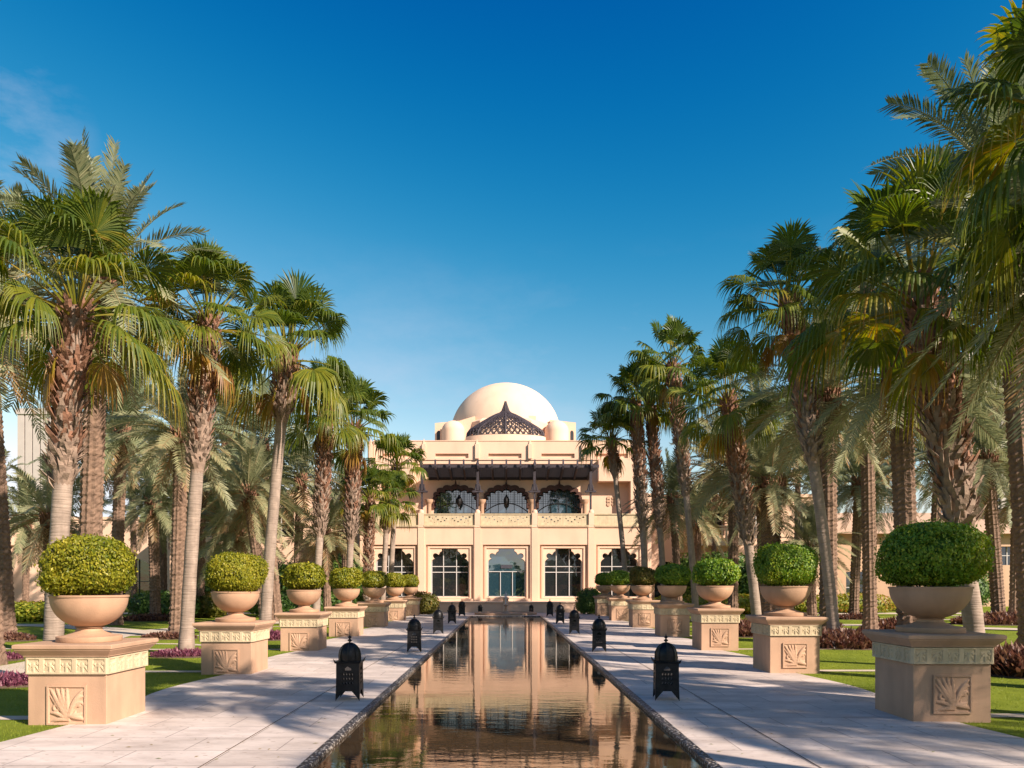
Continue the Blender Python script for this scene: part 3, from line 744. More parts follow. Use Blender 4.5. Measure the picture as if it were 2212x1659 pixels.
# ------------------------------------------------------------------ relief carvings
def seg_d(px, pz, a, b_):
    ax, az = a; bx, bz = b_; dx, dzz = bx-ax, bz-az; L2 = dx*dx+dzz*dzz
    t = 0 if L2 == 0 else max(0, min(1, ((px-ax)*dx+(pz-az)*dzz)/L2))
    return math.hypot(px-ax-t*dx, pz-az-t*dzz), t
def bez(p0, p1, p2, n=9): return [((1-t)**2*p0[0]+2*t*(1-t)*p1[0]+t*t*p2[0], (1-t)**2*p0[1]+2*t*(1-t)*p1[1]+t*t*p2[1]) for t in [i/(n-1) for i in range(n)]]
STK = []     # (points, max half width) unit square, leaf fan rising from the lower middle
base = (.55, .10)
for tip, ctl, wd in [((.06,.93),(.30,.55),.045),((.22,.95),(.36,.62),.042),((.36,.96),(.42,.60),.04),((.50,.95),(.50,.6),.04),((.06,.75),(.25,.5),.035),
                 ((.95,.90),(.62,.62),.045),((.95,.72),(.72,.78),.04),((.93,.50),(.86,.72),.035),((.95,.12),(.80,.20),.05),((.88,.28),(.76,.2),.045),((.72,.34),(.70,.15),.04),
                 ((.06,.28),(.22,.36),.04),((.10,.06),(.3,.16),.04),((.30,.05),(.40,.18),.03)]:
    STK.append((bez(base if tip[0] < .6 or tip[1] > .6 else (.5,.22), ctl, tip), wd))
sp = [(.25 + .13*(1-.075*k)*math.cos(k*.62+.4), .42 + .13*(1-.075*k)*math.sin(k*.62+.4)) for k in range(13)]; STK.append((sp, .03))
sp = [(.78 - .10*(1-.09*k)*math.cos(k*.66), .50 + .10*(1-.09*k)*math.sin(k*.66)) for k in range(10)]; STK.append((sp, .025))
def relief(u, v_):
    h = 0
    for pts, wd in STK:
        n = len(pts)
        for i in range(n-1):
            d, t = seg_d(u, v_, pts[i], pts[i+1]); tt = (i+t)/(n-1)
            ww = wd * (.35 + 1.1*math.sin(PI*min(1, .12+.85*tt))**.8)
            if d < ww: h = max(h, (1-(d/ww)**2)**.5 * ww * 1.0 - .012*(d < ww*.16))
    return h
G = 60
panel = MB(); PWD = .442
gv = []
for j in range(G+1):
    for i in range(G+1):
        u, v2 = i/G, j/G; e = min(u, v2, 1-u, 1-v2)
        hh = .022 if e < .035 else .006 + relief(u, v2)*.42
        gv.append(((u-.5)*PWD, -hh, v2*PWD))
panel.add(gv, [(j*(G+1)+i, j*(G+1)+i+1, (j+1)*(G+1)+i+1, (j+1)*(G+1)+i) for j in range(G) for i in range(G)])
panel.box(-PWD/2-.002, PWD/2+.002, -.0205, .02, -.004, PWD+.004) if False else None
for (x0,x1,z0,z1) in ((-PWD/2-.006,-PWD/2,-.006,PWD+.006),(PWD/2,PWD/2+.006,-.006,PWD+.006),(-PWD/2,PWD/2,-.006,0),(-PWD/2,PWD/2,PWD,PWD+.006)): panel.box(x0,x1,-.0225,.03,z0,z1)
def frieze_h(u, v_, n=5):
    s = (u*n) % 1.0; e = min(s-.14, .86-s); ev = min(v_-.14, .88-v_)
    if e < 0 or ev < 0: return .016
    x, y = (s-.5)/.36, (v_-.5)/.36
    h = .004
    if abs(y + 1.3*x*x*(1 if x > 0 else .7) - .1) < .28*(1-abs(x)*.5): h = .013
    if abs(x) < .16 and y < .55: h = .015
    if (x-.7)**2 + (y-.35)**2 < .05 or (x+.72)**2+(y-.3)**2 < .04: h = .013
    return h
fr = MB(); W = .94; ZF0, ZF1 = .677, .868
for side in range(4):
    ca, sa = math.cos(side*PI/2), math.sin(side*PI/2); gu, gvn = 110, 20; vs_ = []
    for j in range(gvn+1):
        for i in range(gu+1):
            u, v2 = i/gu, j/gvn; x = (u-.5)*W; y = -W/2 - (frieze_h(u, v2) if 0 < i < gu else 0)
            z = ZF0 + v2*(ZF1-ZF0); vs_.append((x*ca-y*sa, x*sa+y*ca, z))
    fr.add(vs_, [(j*(gu+1)+i, j*(gu+1)+i+1, (j+1)*(gu+1)+i+1, (j+1)*(gu+1)+i) for j in range(gvn) for i in range(gu)])
fr.add([(-W/2-.0,-W/2,ZF0),(W/2,-W/2,ZF0),(W/2,W/2,ZF0),(-W/2,W/2,ZF0)], [(3,2,1,0)])

# ------------------------------------------------------------------ planters
def sq(prof, b):
    vs, fs = [], []
    for r, z in prof: vs += [(-r,-r,z),(r,-r,z),(r,r,z),(-r,r,z)]
    for j in range(len(prof)-1):
        for i in range(4): fs.append((j*4+i, j*4+(i+1)%4, (j+1)*4+(i+1)%4, (j+1)*4+i))
    fs.append((3,2,1,0)); fs.append(tuple((len(prof)-1)*4+i for i in range(4))); b.add(vs, fs)
def make_pedestal():
    r = empty('stone_pedestal')
    b = MB(); sq([(.455,-.3),(.455,.672)], b); o = b.build('shaft', SAND, r); bevel(o, .008)
    fr.build('frieze', FRIEZE, r, fix=False)
    b = MB(); sq([(.45,.870),(.49,.875),(.495,.89),(.555,.955),(.555,.965),(.57,.972),(.57,1.012),(.555,1.022)], b)
    b.add([], []); o = b.build('cap', SAND, r); bevel(o, .005)
    p = panel.build('relief_panel', SAND, r, fix=False); autosmooth(p, 50); p.location = (0, -.4555, .10)
    return r
def make_bowl():
    r = empty('planter_bowl')
    b = MB(); b.lathe([(.405,1.024),(.41,1.03),(.41,1.085),(.395,1.09)], 40); b.lathe([(.39,1.0905),(.30,1.10),(.22,1.125),(.165,1.15),(.155,1.19)], 40)
    o = b.build('foot', BOWLM, r); autosmooth(o)
    b = MB(); pr = [(.13,1.185),(.19,1.19)]
    for k in range(1, 15):
        a = R(-78 + k*78/14); pr.append((.485*math.cos(a)**.9 if k < 14 else .485, 1.555 + .37*math.sin(a)))
    pr += [(.497,1.555),(.50,1.575),(.488,1.58),(.455,1.565),(.40,1.50)]
    b.lathe(pr, 56); o = b.build('bowl', BOWLM, r); autosmooth(o, 50)
    b = MB(); b.lathe([(.43,1.53),(.2,1.56),(.01,1.57)], 30); b.build('soil', SOIL, r)
    return r

def leaves(b, shape, n, size, tint_fn, seed=1, jitter=.12, aspect=1.7):
    rr = random.Random(seed)
    for _ in range(n):
        p, nrm = shape(rr)
        d = 1 - jitter * rr.random()**1.5 + (.10*rr.random() if rr.random() < .15 else 0)
        q = Vector((rr.gauss(0,1), rr.gauss(0,1), rr.gauss(0,1)))
        nn = (nrm*1.0 + q*.55).normalized()
        u = nn.cross(Vector((rr.gauss(0,1), rr.gauss(0,1), rr.gauss(0,1)))).normalized(); v_ = nn.cross(u)
        s = size*(.7+.6*rr.random()); P = p(d) if callable(p) else p
        a = u*s*.5; c = v_*s*.5*aspect
        b.add([tuple(P-c), tuple(P+a-c*.1+nn*s*.1), tuple(P+c), tuple(P-a-c*.1+nn*s*.1)], [(0,1,2,3)], tint_fn(P, rr))
def blob(rx, rz_up, rz_dn, zc, pw=2.4, lump=.03, seed=0, ry=None):
    ry = ry or rx
    rs = random.Random(seed); dirs = [Vector((rs.gauss(0,1),rs.gauss(0,1),rs.gauss(0,1))).normalized() for _ in range(14)]
    amp = [rs.uniform(-1,1) for _ in dirs]
    def radius(d):
        q = (abs(d.x)**pw + abs(d.y)**pw + abs(d.z)**pw) ** (-1/pw)
        l = sum(a*max(0, d.dot(e))**9 for a, e in zip(amp, dirs))
        return q*(1+lump*l)
    def shape(rr):
        while True:
            d = Vector((rr.gauss(0,1), rr.gauss(0,1), rr.gauss(0,1))).normalized()
            if d.z > -.93 : break
        k = radius(d); rz = rz_up if d.z > 0 else rz_dn
        def p(s): return Vector((d.x*rx*k*s, d.y*ry*k*s, zc + d.z*rz*k*s))
        return p, Vector((d.x/rx, d.y/ry, d.z/rz)).normalized()
    def core(b, s=.84, n=20):
        vs, fs = [], []
        for j in range(n+1):
            th = -PI/2 + PI*j/n
            for i in range(n*2):
                a = 2*PI*i/(n*2); d = Vector((math.cos(th)*math.cos(a), math.cos(th)*math.sin(a), math.sin(th))); k = radius(d)*s
                vs.append((d.x*rx*k, d.y*ry*k, zc + d.z*(rz_up if d.z > 0 else rz_dn)*k))
        m = n*2
        for j in range(n):
            for i in range(m): fs.append((j*m+i, j*m+(i+1)%m, (j+1)*m+(i+1)%m, (j+1)*m+i))
        b.add(vs, fs, .1)  # low tint: shade inside the bush put into the core's colour
    return shape, core
def topiary(m, n=11000, size=.030, seed=0, rx=.59, up=.42, dn=.26):
    r = empty('topiary_bush')
    sh, core = blob(rx, up, dn, 1.60+dn-.01, 2.8, .17, seed)
    b = MB(); core(b, .80); rs = random.Random(seed+5)
    cl = [(Vector((rs.uniform(-1,1), rs.uniform(-1,1), rs.uniform(0,1))), rs.uniform(-.22,.22)) for _ in range(30)]
    def tf(P, rr):
        q = Vector((P.x/rx, P.y/rx, (P.z-1.6)/.8)); t = .48
        for c, a in cl: t += 1.3*a*math.exp(-((q-c).length_squared)*9)
        return max(.02, min(1, t + rr.gauss(0,.20)))
    holes = [Vector((rs.gauss(0,1), rs.gauss(0,1), rs.uniform(-.8,.6))).normalized() for _ in range(16)]
    def sh2(rr):
        while True:
            p, nn = sh(rr); d = Vector(p(1)); d = Vector((d.x/rx, d.y/rx, (d.z-1.9)/.4)).normalized()
            if rr.random() < .75 and any(d.dot(h_) > .985 for h_ in holes): continue
            return p, nn
    leaves(b, sh2, n, size, tf, seed, .20)
    b.build('foliage', m, r, fix=False)
    b = MB()
    for k in range(9):
        a = k*.7; b.tube([(.18*math.cos(a)*((k%3)+.4)/2, .18*math.sin(a)*((k%3)+.4)/2, 1.55), (.30*math.cos(a)*((k%3)+.4)/2, .30*math.sin(a)*((k%3)+.4)/2, 1.85)], .014, 5)
    b.build('stem', STEM, r)
    return r
ped0, bowl0 = make_pedestal(), make_bowl()
bush = {'y': topiary(SHRUB_Y, 19000, .026, 3), 'g': topiary(SHRUB_G, 21000, .027, 8, .67, .47, .28), 'y2': topiary(SHRUB_Y, 6000, .045, 5), 'g2': topiary(SHRUB_G, 6000, .045, 6), 'r2': topiary(SHRUB_B, 6000, .045, 9)}
used = set()
PXL, PXR = -5.06, 5.22
def use(o, flag):
    if flag not in used: used.add(flag); return o
    return copy_tree(o)
bl_look = {('l',0):'large bright yellow-green clipped bush', ('l',1):'yellow-green clipped bush', ('r',0):'largest clipped bush, green with yellowish top',
           ('r',1):'rounded vivid green clipped bush', ('r',2):'dark green squarish clipped bush', ('r',4):'rusty clipped bush'}
for side, xs, zs, dzv in (('l', PXL, LZ, -.10), ('r', PXR, RZ, 0.0)):
    sidew = 'left' if side == 'l' else 'right'
    for k, y in enumerate(zs):
        which = ORD[k] + (' from the viewer' if 0 < k < 6 else '')
        x = xs + random.uniform(-.03, .03)
        p = use(ped0, 'p'); p.location = (x, y, dzv); p.rotation_euler.z = random.uniform(-.01,.01)
        tag(p, f'square sand-coloured pedestal with a pale carved frieze, {which} in the {sidew} row', 'pedestal', 'planter pedestals along the pool')
        q = use(bowl0, 'b'); q.location = (x, y, dzv); q.rotation_euler.z = k; q.scale = (.87, .87, 1) if side == 'l' else (.93, .93, 1)
        tag(q, f'wide round terracotta-coloured planter bowl on the {which} pedestal of the {sidew} row', 'planter', 'planter bowls along the pool')
        key = ('y' if k < 2 else 'y2') if side == 'l' else ('g' if k < 2 else ('r2' if k == 4 else 'g2'))
        s = use(bush[key], key); s.location = (x, y, dzv + (1-1)*.0); s.rotation_euler.z = k*1.3 + (2 if side == 'r' else 0)
        f = [.80,.80,.82,.82,.82,.80,.76][k] if side == 'l' else [.82,.82,.88,.88,.85,.88,.80][k]
        s.scale = (f, f, 1); s.scale.z = 1.0; look = bl_look.get((side, k), 'rounded clipped bush')
        tag(s, f'{look} in the {which} planter of the {sidew} row', 'bush', 'clipped bushes in planters')
        # pale stone band running out across the lawn from each pedestal
        bb = MB(); sx_ = -1 if side == 'l' else 1
        xa, xb = (x+sx_*.4, x+sx_*7)
        bb.add([(min(xa,xb), y-.13, -.006), (max(xa,xb), y-.13, -.006), (max(xa,xb), y+.13, -.006), (min(xa,xb), y+.13, -.006)], [(0,1,2,3)])
        struct(bb.build('path', PATHM))

b = MB(); rg = random.Random(4)
for _ in range(46000):
    sg = rg.choice((-1, 1)); y = 6.5 + 14*rg.random()**1.4; x = sg*(5.02 + (8.5 if sg > 0 else 7)*rg.random()**1.3)
    wv_ = .13*(1-math.cos((y-(LZ if sg < 0 else RZ)[0])/4.95*2*PI))
    if abs(x) < (5.02 if sg < 0 else 5.22) + wv_ - .012: continue
    if any(abs(y-q) < .15 for q in (LZ if sg < 0 else RZ)): continue
    a = rg.random()*6.28; hh = rg.uniform(.015,.04); lx, ly = rg.gauss(0,.012), rg.gauss(0,.012); wx, wy = .0035*math.cos(a), .0035*math.sin(a)
    b.add([(x-wx,y-wy,-.012),(x+wx,y+wy,-.012),(x+lx,y+ly,-.012+hh)], [(0,1,2)], rg.gauss(.5,.2))
tag(b.build('grass', BLADE, None, fix=False), 'mown lawn grass beside the stone walk', None, None, 'stuff')
b = MB(); rg = random.Random(9)
for _ in range(170):
    sg = rg.choice((-1, 1)); y = 6.3 + 22*rg.random()**1.3; x = sg*(1.95 + 2.5*rg.random()**1.2)
    if any(abs(y-q) < .3 and abs(x) < 2.5 for q in (10.46, 17.9, 24.3)): continue
    a = rg.random()*6.28; l = rg.uniform(.012,.035); ww = l*.35; ca, sa = math.cos(a), math.sin(a)
    b.add([(x-l*ca,y-l*sa,.003),(x+ww*sa,y-ww*ca,.008),(x+l*ca,y+l*sa,.004),(x-ww*sa,y+ww*ca,.006)], [(0,1,2,3)], rg.uniform(.6,1))
tag(b.build('leaf_litter', DATE, None, fix=False), 'dry leaf bits scattered on the stone walk', None, None, 'stuff')
# ------------------------------------------------------------------ curved garden paths
def ribbon(pts, wd, z=-.004, m=PATHM):
    b = MB(); n = len(pts); vs = []
    for i, (x, y) in enumerate(pts):
        x0, y0 = pts[max(i-1,0)]; x1, y1 = pts[min(i+1,n-1)]; l = math.hypot(x1-x0, y1-y0); nx, ny = -(y1-y0)/l, (x1-x0)/l
        vs += [(x-nx*wd/2, y-ny*wd/2, z), (x+nx*wd/2, y+ny*wd/2, z)]
    b.add(vs, [(2*i, 2*i+1, 2*i+3, 2*i+2) for i in range(n-1)])
    return struct(b.build('path', m))
for s in (-1, 1):
    ribbon([(s*(11 + 1.6*math.sin(y*.32)), y) for y in [k*.5 for k in range(8, 90)]], 1.3, -.003)
    ribbon([(s*(11+k*.6), 27 + 3*math.sin(k*.17+s)) for k in range(80)], 1.4, -.001)
    ribbon([(s*(7.5+k*.5), 19.5 + .9*math.sin(k*.4)) for k in range(60)], .3, -.005)
    ribbon([(s*(20 + 3.5*math.cos(a*PI/20)), 38+3.5*math.sin(a*PI/20)) for a in range(41)], .5, .001)
ribbon([(-60, 41), (-30, 42), (-12, 42.6), (0, 42.9)], 2.0, -.002); ribbon([(0, 42.9), (12, 42.6), (30, 42), (60, 41)], 2.0, -.0025)

# ------------------------------------------------------------------ lanterns on the walk
def make_lantern():
    r = empty('floor_lantern'); a = .155
    b = MB()
    z0, z1 = .13, .515
    for sd2 in range(4):
        c, s = math.cos(sd2*PI/2), math.sin(sd2*PI/2)
        hl = [[(cx+.014*math.cos(t*PI/4), cz+.02*math.sin(t*PI/4)) for t in range(8)] for cx in (-.06,-.02,.02,.06) for cz in (.24,.30,.36)]
        hl.append([(-.05,.41),(.05,.41),(.05,.44),(0,.475),(-.05,.44)])
        t = MB(); t.plate([(-a-.008, z0), (a+.008, z0), (a, z1), (-a, z1)], hl, -a-.004, -a+.004)
        vs = [(x*c-y*s, x*s+y*c, z) for x, y, z in t.v]; b.add(vs, t.f)
    b.box(-a+.01, a-.01, -a+.01, a-.01, z0, z0+.01)
    b.build('body', IRON, r)
    b = MB(); b.box(-a+.03, a-.03, -a+.03, a-.03, z0+.012, z1-.01); b.build('glass', GLASS, r)
    b = MB()
    b.add([(-a-.02,-a-.02,z1),(a+.02,-a-.02,z1),(a+.02,a+.02,z1),(-a-.02,a+.02,z1),(-a-.028,-a-.028,z1+.022),(a+.028,-a-.028,z1+.022),(a+.028,a+.028,z1+.022),(-a-.028,a+.028,z1+.022)],
          [(0,3,2,1),(4,5,6,7),(0,1,5,4),(1,2,6,5),(2,3,7,6),(3,0,4,7)])
    for i in (-1,1):
        for j in (-1,1): b.tube([(i*(a+.015), j*(a+.015), z1+.02), (i*(a+.035), j*(a+.035), z1+.06)], [.014,.003], 5)
    b.build('rim', IRON, r)
    b = MB(); pr = [(.148, z1+.023)] + [(.15*math.cos(R(t)), z1+.09+.185*math.sin(R(t))) for t in range(0, 84, 9)] + [(.02, z1+.277)]
    b.lathe(pr, 16)
    for k in range(8):
        t = k*PI/4; b.tube([(rr*1.02*math.cos(t), rr*1.02*math.sin(t), z) for rr, z in pr], .007, 4)
    o = b.build('dome', IRON, r); autosmooth(o, 30)
    b = MB(); b.lathe([(.012,z1+.275),(.012,z1+.29),(.028,z1+.30),(.03,z1+.315),(.012,z1+.325),(.010,z1+.335),(.024,z1+.345),(.026,z1+.358),(.008,z1+.372),(.004,z1+.40)], 12)
    o = b.build('finial', IRON, r); autosmooth(o)
    for i in (-1,1):
        for j in (-1,1):
            b = MB(); x, y = i*(a+.008), j*(a+.008); z = z0+.004
            # an angle-iron foot: two tapering wings meeting at the corner
            b.add([(x,y,z),(x-i*.11,y,z),(x-i*.055,y,.07),(x+i*.004,y,0),(x,y-j*.006,z),(x-i*.11,y-j*.006,z),(x-i*.055,y-j*.006,.07),(x+i*.004,y-j*.006,0)], [(0,1,2,3),(7,6,5,4),(0,4,5,1),(1,5,6,2),(2,6,7,3),(3,7,4,0)])
            b.add([(x,y,z),(x,y-j*.11,z),(x,y-j*.055,.07),(x,y+j*.004,0),(x-i*.006,y,z),(x-i*.006,y-j*.11,z),(x-i*.006,y-j*.055,.07),(x-i*.006,y+j*.004,0)], [(0,1,2,3),(7,6,5,4),(0,4,5,1),(1,5,6,2),(2,6,7,3),(3,7,4,0)])
            b.build('leg', IRON, r)
    return r
lan0 = make_lantern()
O5 = ['nearest', 'second', 'third', 'fourth', 'farthest tall']
for side, s in (('left', -1), ('right', 1)):
    for k, y in enumerate([10.46, 17.9, 24.3, 30.6, 37.6]):
        l = use(lan0, 'lan'); l.location = (s*2.22, y, 0); l.rotation_euler.z = random.uniform(-.07,.07) + (.06 if s < 0 else -.04)
        lw = f'{O5[k]} black domed metal lantern on the {side} edge of the pool'
        tag(l, lw, 'lantern', 'black floor lanterns along the pool')
    l = copy_tree(lan0); l.location = (s*1.45, 42.3, 0); l.scale = (.75,.75,.6)
    tag(l, f'small squat black lantern below the terrace wall, {side} of the fountain', 'lantern', 'small lanterns by the terrace wall')

# ------------------------------------------------------------------ palms
def fan_frond(b, o, az, el, pet, Rb, droop, tint, rr, seg=26, ptint=.62):
    ca, sa = math.cos(az), math.sin(az)
    d = Vector((math.cos(el)*ca, math.cos(el)*sa, math.sin(el)))
    o = Vector(o) + Vector((ca, sa, 0))*.08
    sag = .16*pet*max(0, math.cos(el)) + .03
    pp = [o + d*pet*t + Vector((0,0,-sag*t*t)) for t in (0,.33,.66,1)]
    b.tube([tuple(p) for p in pp], [.028,.02,.016,.012], 3, ptint, cap=False)
    d2 = (pp[3]-pp[2]).normalized(); s = Vector((-sa, ca, 0)); roll = rr.gauss(0,.35)
    n = s.cross(d2) * -1 if s.cross(d2).z < 0 else s.cross(d2)
    s2 = s*math.cos(roll) + n*math.sin(roll); n2 = n*math.cos(roll) - s*math.sin(roll); c = pp[3]
    am = R(rr.uniform(82, 108)); da = 2*am/seg
    for i in range(seg):
        a = -am + da*(i+.5); dr = (d2*math.cos(a) + s2*math.sin(a)); cup = n2*(.28*abs(math.sin(a)))
        dr = (dr + cup*.5).normalized(); tn = dr.cross(n2).normalized()
        Ln = Rb*(.72+.28*math.cos(a*.8))*rr.uniform(.9,1.06); jt = rr.gauss(0,.02)
        drp = droop*rr.uniform(.8,1.25)
        vs = []
        for k, f in enumerate((.04,.32,.58,.74,.89,1.0)):
            r = f*Ln; wv = r*math.tan(da/2)*1.04 if f <= .58 else .58*Ln*math.tan(da/2)*max(0, 1-(f-.58)/.42)**.9*.8
            g = 0 if f < .42 else (f-.42)/.58
            P = c + dr*r*(1 - .38*drp*g*g) + tn*jt*r + Vector((0,0,-1))*(drp*Rb*1.0*g**1.45 + .10*drp*Rb*f*f)
            pl = n2*wv*.55
            if k < 5: vs += [tuple(P - tn*wv), tuple(P + pl), tuple(P + tn*wv)]
            else: vs += [tuple(P)]
        fs = []
        for k in range(4): o3 = k*3; fs += [(o3,o3+1,o3+4,o3+3),(o3+1,o3+2,o3+5,o3+4)]
        fs += [(12,13,15),(13,14,15)]
        ts = tint + rr.gauss(0,.05)
        b.add(vs, fs, ts)
        # yellowing tips on older leaves
        for q in range(12, 16): b.t[len(b.t)-16+q] = min(1, ts + .10 + .2*max(0, tint-.35))
def fan_crown(seed, nf=38, lite=False, spread=1.0, gold=0.0):
    rr = random.Random(seed); b = MB()
    for i in range(nf):
        t = i/(nf-1); az = i*2.39996 + rr.uniform(-.3,.3); el = R(87 - 100*t**1.1*spread + rr.gauss(0,7))
        pet = rr.uniform(.85,1.2)*(.95+.2*math.sin(PI*min(1,t+.15))); Rb = rr.uniform(.82,1.02)*(1 if t > .1 else .8)
        tint = .14 + .20*rr.random() + .20*t**1.6 + gold*(rr.random()) + (.22 if (rr.random() < .10 + gold and t > .1) else 0)
        fan_frond(b, (0,0,-.35*t), az, el, pet, Rb, .03 + .62*t**.9 + rr.uniform(-.03,.15), tint, rr, 20 if lite else 34)
    for i in range(3 if not lite else 2):     # dry hanging skirt
        az = i*2.1+rr.random(); fan_frond(b, (0,0,-.42), az, R(rr.uniform(-75,-52)), rr.uniform(.4,.7), rr.uniform(.5,.68), .8, rr.uniform(.74,.98), rr, 16, .8)
    return b
def date_frond(b, o, az, el, Ln, sag, tint, rr, nl=46, lw=.017, ll=.40):
    ca, sa = math.cos(az), math.sin(az); d = Vector((math.cos(el)*ca, math.cos(el)*sa, math.sin(el))); s = Vector((-sa, ca, 0))
    twist = rr.gauss(0,.4); o = Vector(o) + Vector((ca,sa,0))*.12
    def P(t): return o + d*Ln*(t - .06*t*t*sag) + Vector((0,0,-1))*(Ln*sag*t**2.1)
    pts = [P(i/8) for i in range(9)]
    b.tube([tuple(p) for p in pts], [.034,.028,.024,.02,.017,.014,.011,.008,.004], 3, tint+.22, cap=False)
    for i in range(nl):
        t = .14 + .85*i/(nl-1); p = P(t); tg = (P(min(1,t+.02))-P(t-.02)).normalized()
        n = s.cross(tg); n = -n if n.z < 0 else n
        s2 = s*math.cos(twist) + n*math.sin(twist); n2 = n*math.cos(twist) - s*math.sin(twist)
        lng = ll*(.45+.65*math.sin(PI*min(1,.16+t*.80))**.8)*rr.uniform(.85,1.1); fw = .55 + .6*t
        for sd3 in (-1,1):
            dr = (s2*sd3 + tg*fw*rr.uniform(.8,1.2) + n2*rr.uniform(.12,.5)).normalized()
            wv = tg.cross(dr).cross(dr).normalized()*lw
            p0 = p; p1 = p + dr*lng*.5 + Vector((0,0,-.02)); p2 = p + dr*lng + Vector((0,0,-lng*rr.uniform(.08,.28)))
            b.add([tuple(p0-wv*.6), tuple(p0+wv*.6), tuple(p1+wv), tuple(p1-wv), tuple(p2)], [(0,1,2,3),(3,2,4)], tint + rr.gauss(0,.05))
def date_crown(seed, nf=44, Ln=3.0, lo=-38, hi=84, tint0=.3, nl=46, lw=.017, ll=.40):
    rr = random.Random(seed); b = MB()
    for i in range(nf):
        t = i/(nf-1); az = i*2.39996 + rr.uniform(-.35,.35); el = R(hi + (lo-hi)*t**1.25 + rr.gauss(0,6))
        date_frond(b, (0,0,-.45*t), az, el, Ln*rr.uniform(.85,1.08)*(.8+.3*math.sin(PI*min(1,t+.2))), .18+.32*math.cos(el)*rr.uniform(.7,1.3), tint0 + .25*t*t + rr.uniform(-.1,.1), rr, nl, lw, ll)
    for i in range(5):
        date_frond(b, (0,0,-.5), i*1.3+rr.random(), R(rr.uniform(-72,-55)), Ln*.6, .1, .9, rr, nl//2, lw, ll)
    return b
CR = {}
def crown_mesh(kind, v_):
    k = (kind, v_)
    if k not in CR:
        if kind == 'fan': b = fan_crown(100+v_, gold=(.07 if v_ in (0,1) else .0))
        elif kind == 'fanlite': b = fan_crown(200+v_, 30, True, .95)
        elif kind == 'date': b = date_crown(300+v_, 58, 3.0, -38, 84, tint0=.28+.12*(v_ % 3))
        else: b = date_crown(400+v_, 38, 3.0, -30, 84, .34+.12*(v_ % 3), 34, .024, .44)
        o = b.build('crown', FAN if kind.startswith('fan') else DATE, None, fix=False); CR[k] = o.data; bpy.data.objects.remove(o)
    return CR[k]
def trunk_curve(base, top, bend=1.25):
    n = 14; pts = []
    for i in range(n+1):
        t = i/n; f = t**bend
        pts.append(Vector((base.x+(top.x-base.x)*f, base.y+(top.y-base.y)*f, base.z + (top.z-base.z)*t)))
    return pts
def ev(pts, t):
    n = len(pts)-1; k = min(n-1, int(t*n)); f = t*n-k; return pts[k].lerp(pts[k+1], f), (pts[k+1]-pts[k]).normalized()
def fan_palm(xb, Y, xt, yt, sc, v_, label, shag=.42, kind='fan', rsc=1.0, Xabs=None):
    base = at(xb, 1264, Y); top = at(xt, yt, Y + random.uniform(-.4,.4)*sc)
    if Xabs: base = Vector((Xabs[0], Y, 0)); top = Vector((Xabs[1], Y+random.uniform(-.5,.5), Xabs[2]))
    base.z = 0
    r = empty('fan_palm', base); h = top.z
    loc = lambda p: p - base
    pts = [loc(p) for p in trunk_curve(base, top)]
    b = MB(); n = 26; rs = random.Random(int(xb*3+Y)); prof = []
    for i in range(n+1):
        t = i/n; p, _ = ev(pts, t); rad = (.135 + .055*math.exp(-t*h/.30) + .015*(1-t))*rsc
        prof.append((p, rad*(1+.03*math.sin(i*1.7+xb))))
    b.tube([tuple(p + Vector((0,0,-.15 if i == 0 else 0))) for i, (p, q) in enumerate(prof)], [q for p, q in prof], 14)
    o = b.build('trunk', BARK, r, smooth=True)
    # old leaf bases clasping the upper trunk
    b = MB(); t0 = 1-shag; nb = int(h*shag*105); 
    for i in range(nb):
        t = t0 + (1-t0)*(i+.5)/nb; p, dr = ev(pts, t); a = i*2.39996+rs.uniform(-.3,.3)
        f = (t-t0)/(1-t0); rad = (.14+.105*math.sin(PI*min(1,.12+f*.70)))*sc
        rv = Vector((math.cos(a), math.sin(a), 0)); sv = Vector((-math.sin(a), math.cos(a), 0)); up = Vector((0,0,1))
        L_ = rs.uniform(.16,.34)*sc; ou = rs.uniform(.01,.15)*sc; wdt = rs.uniform(.028,.060)*sc
        sk = sv*rs.uniform(-.16,.16)*sc
        if f < .12 and rs.random() > f*7: continue
        p0 = p + rv*(rad-.07*sc); 
        q = [p0 - sv*wdt, p0 + sv*wdt, p0 + rv*(.05*sc+ou*.4) + up*L_*.55 + sv*wdt*.75+sk*.5, p0 + rv*(.05*sc+ou*.4) + up*L_*.55 - sv*wdt*.75+sk*.5,
             p0 + rv*(.05*sc+ou) + up*L_ + sv*.02*sc+sk, p0 + rv*(.05*sc+ou) + up*L_ - sv*.02*sc+sk]
        q += [q[2]+rv*.025*sc, q[3]+rv*.025*sc]
        b.add([tuple(x) for x in q], [(0,1,6,7),(7,6,4,5),(1,2,6),(0,7,3),(2,4,6),(3,7,5),(0,3,2,1),(3,5,4,2)], .5, 0 if f > .38+rs.uniform(-.2,.2) else 1)
    rad_in = []
    b.tube([tuple(ev(pts, t0+(1-t0)*k/8)[0]) for k in range(9)], [(.115 if k == 0 else .12+.085*math.sin(PI*min(1,.12+k/8*.70)))*sc for k in range(9)], 12, mi=1)
    b.build('leaf_bases', [BOOT, BOOTPALE], r, fix=False)
    c = bpy.data.objects.new('crown', crown_mesh(kind, v_)); COL.objects.link(c); c.parent = r; c.location = loc(top)+Vector((0,0,.1))
    c.rotation_euler = (random.uniform(-.1,.1), random.uniform(-.1,.1), random.uniform(0,6.28)); c.scale = (sc,)*3
    tag(r, label, 'palm tree', 'fan palms beside the pool walk')
    return r
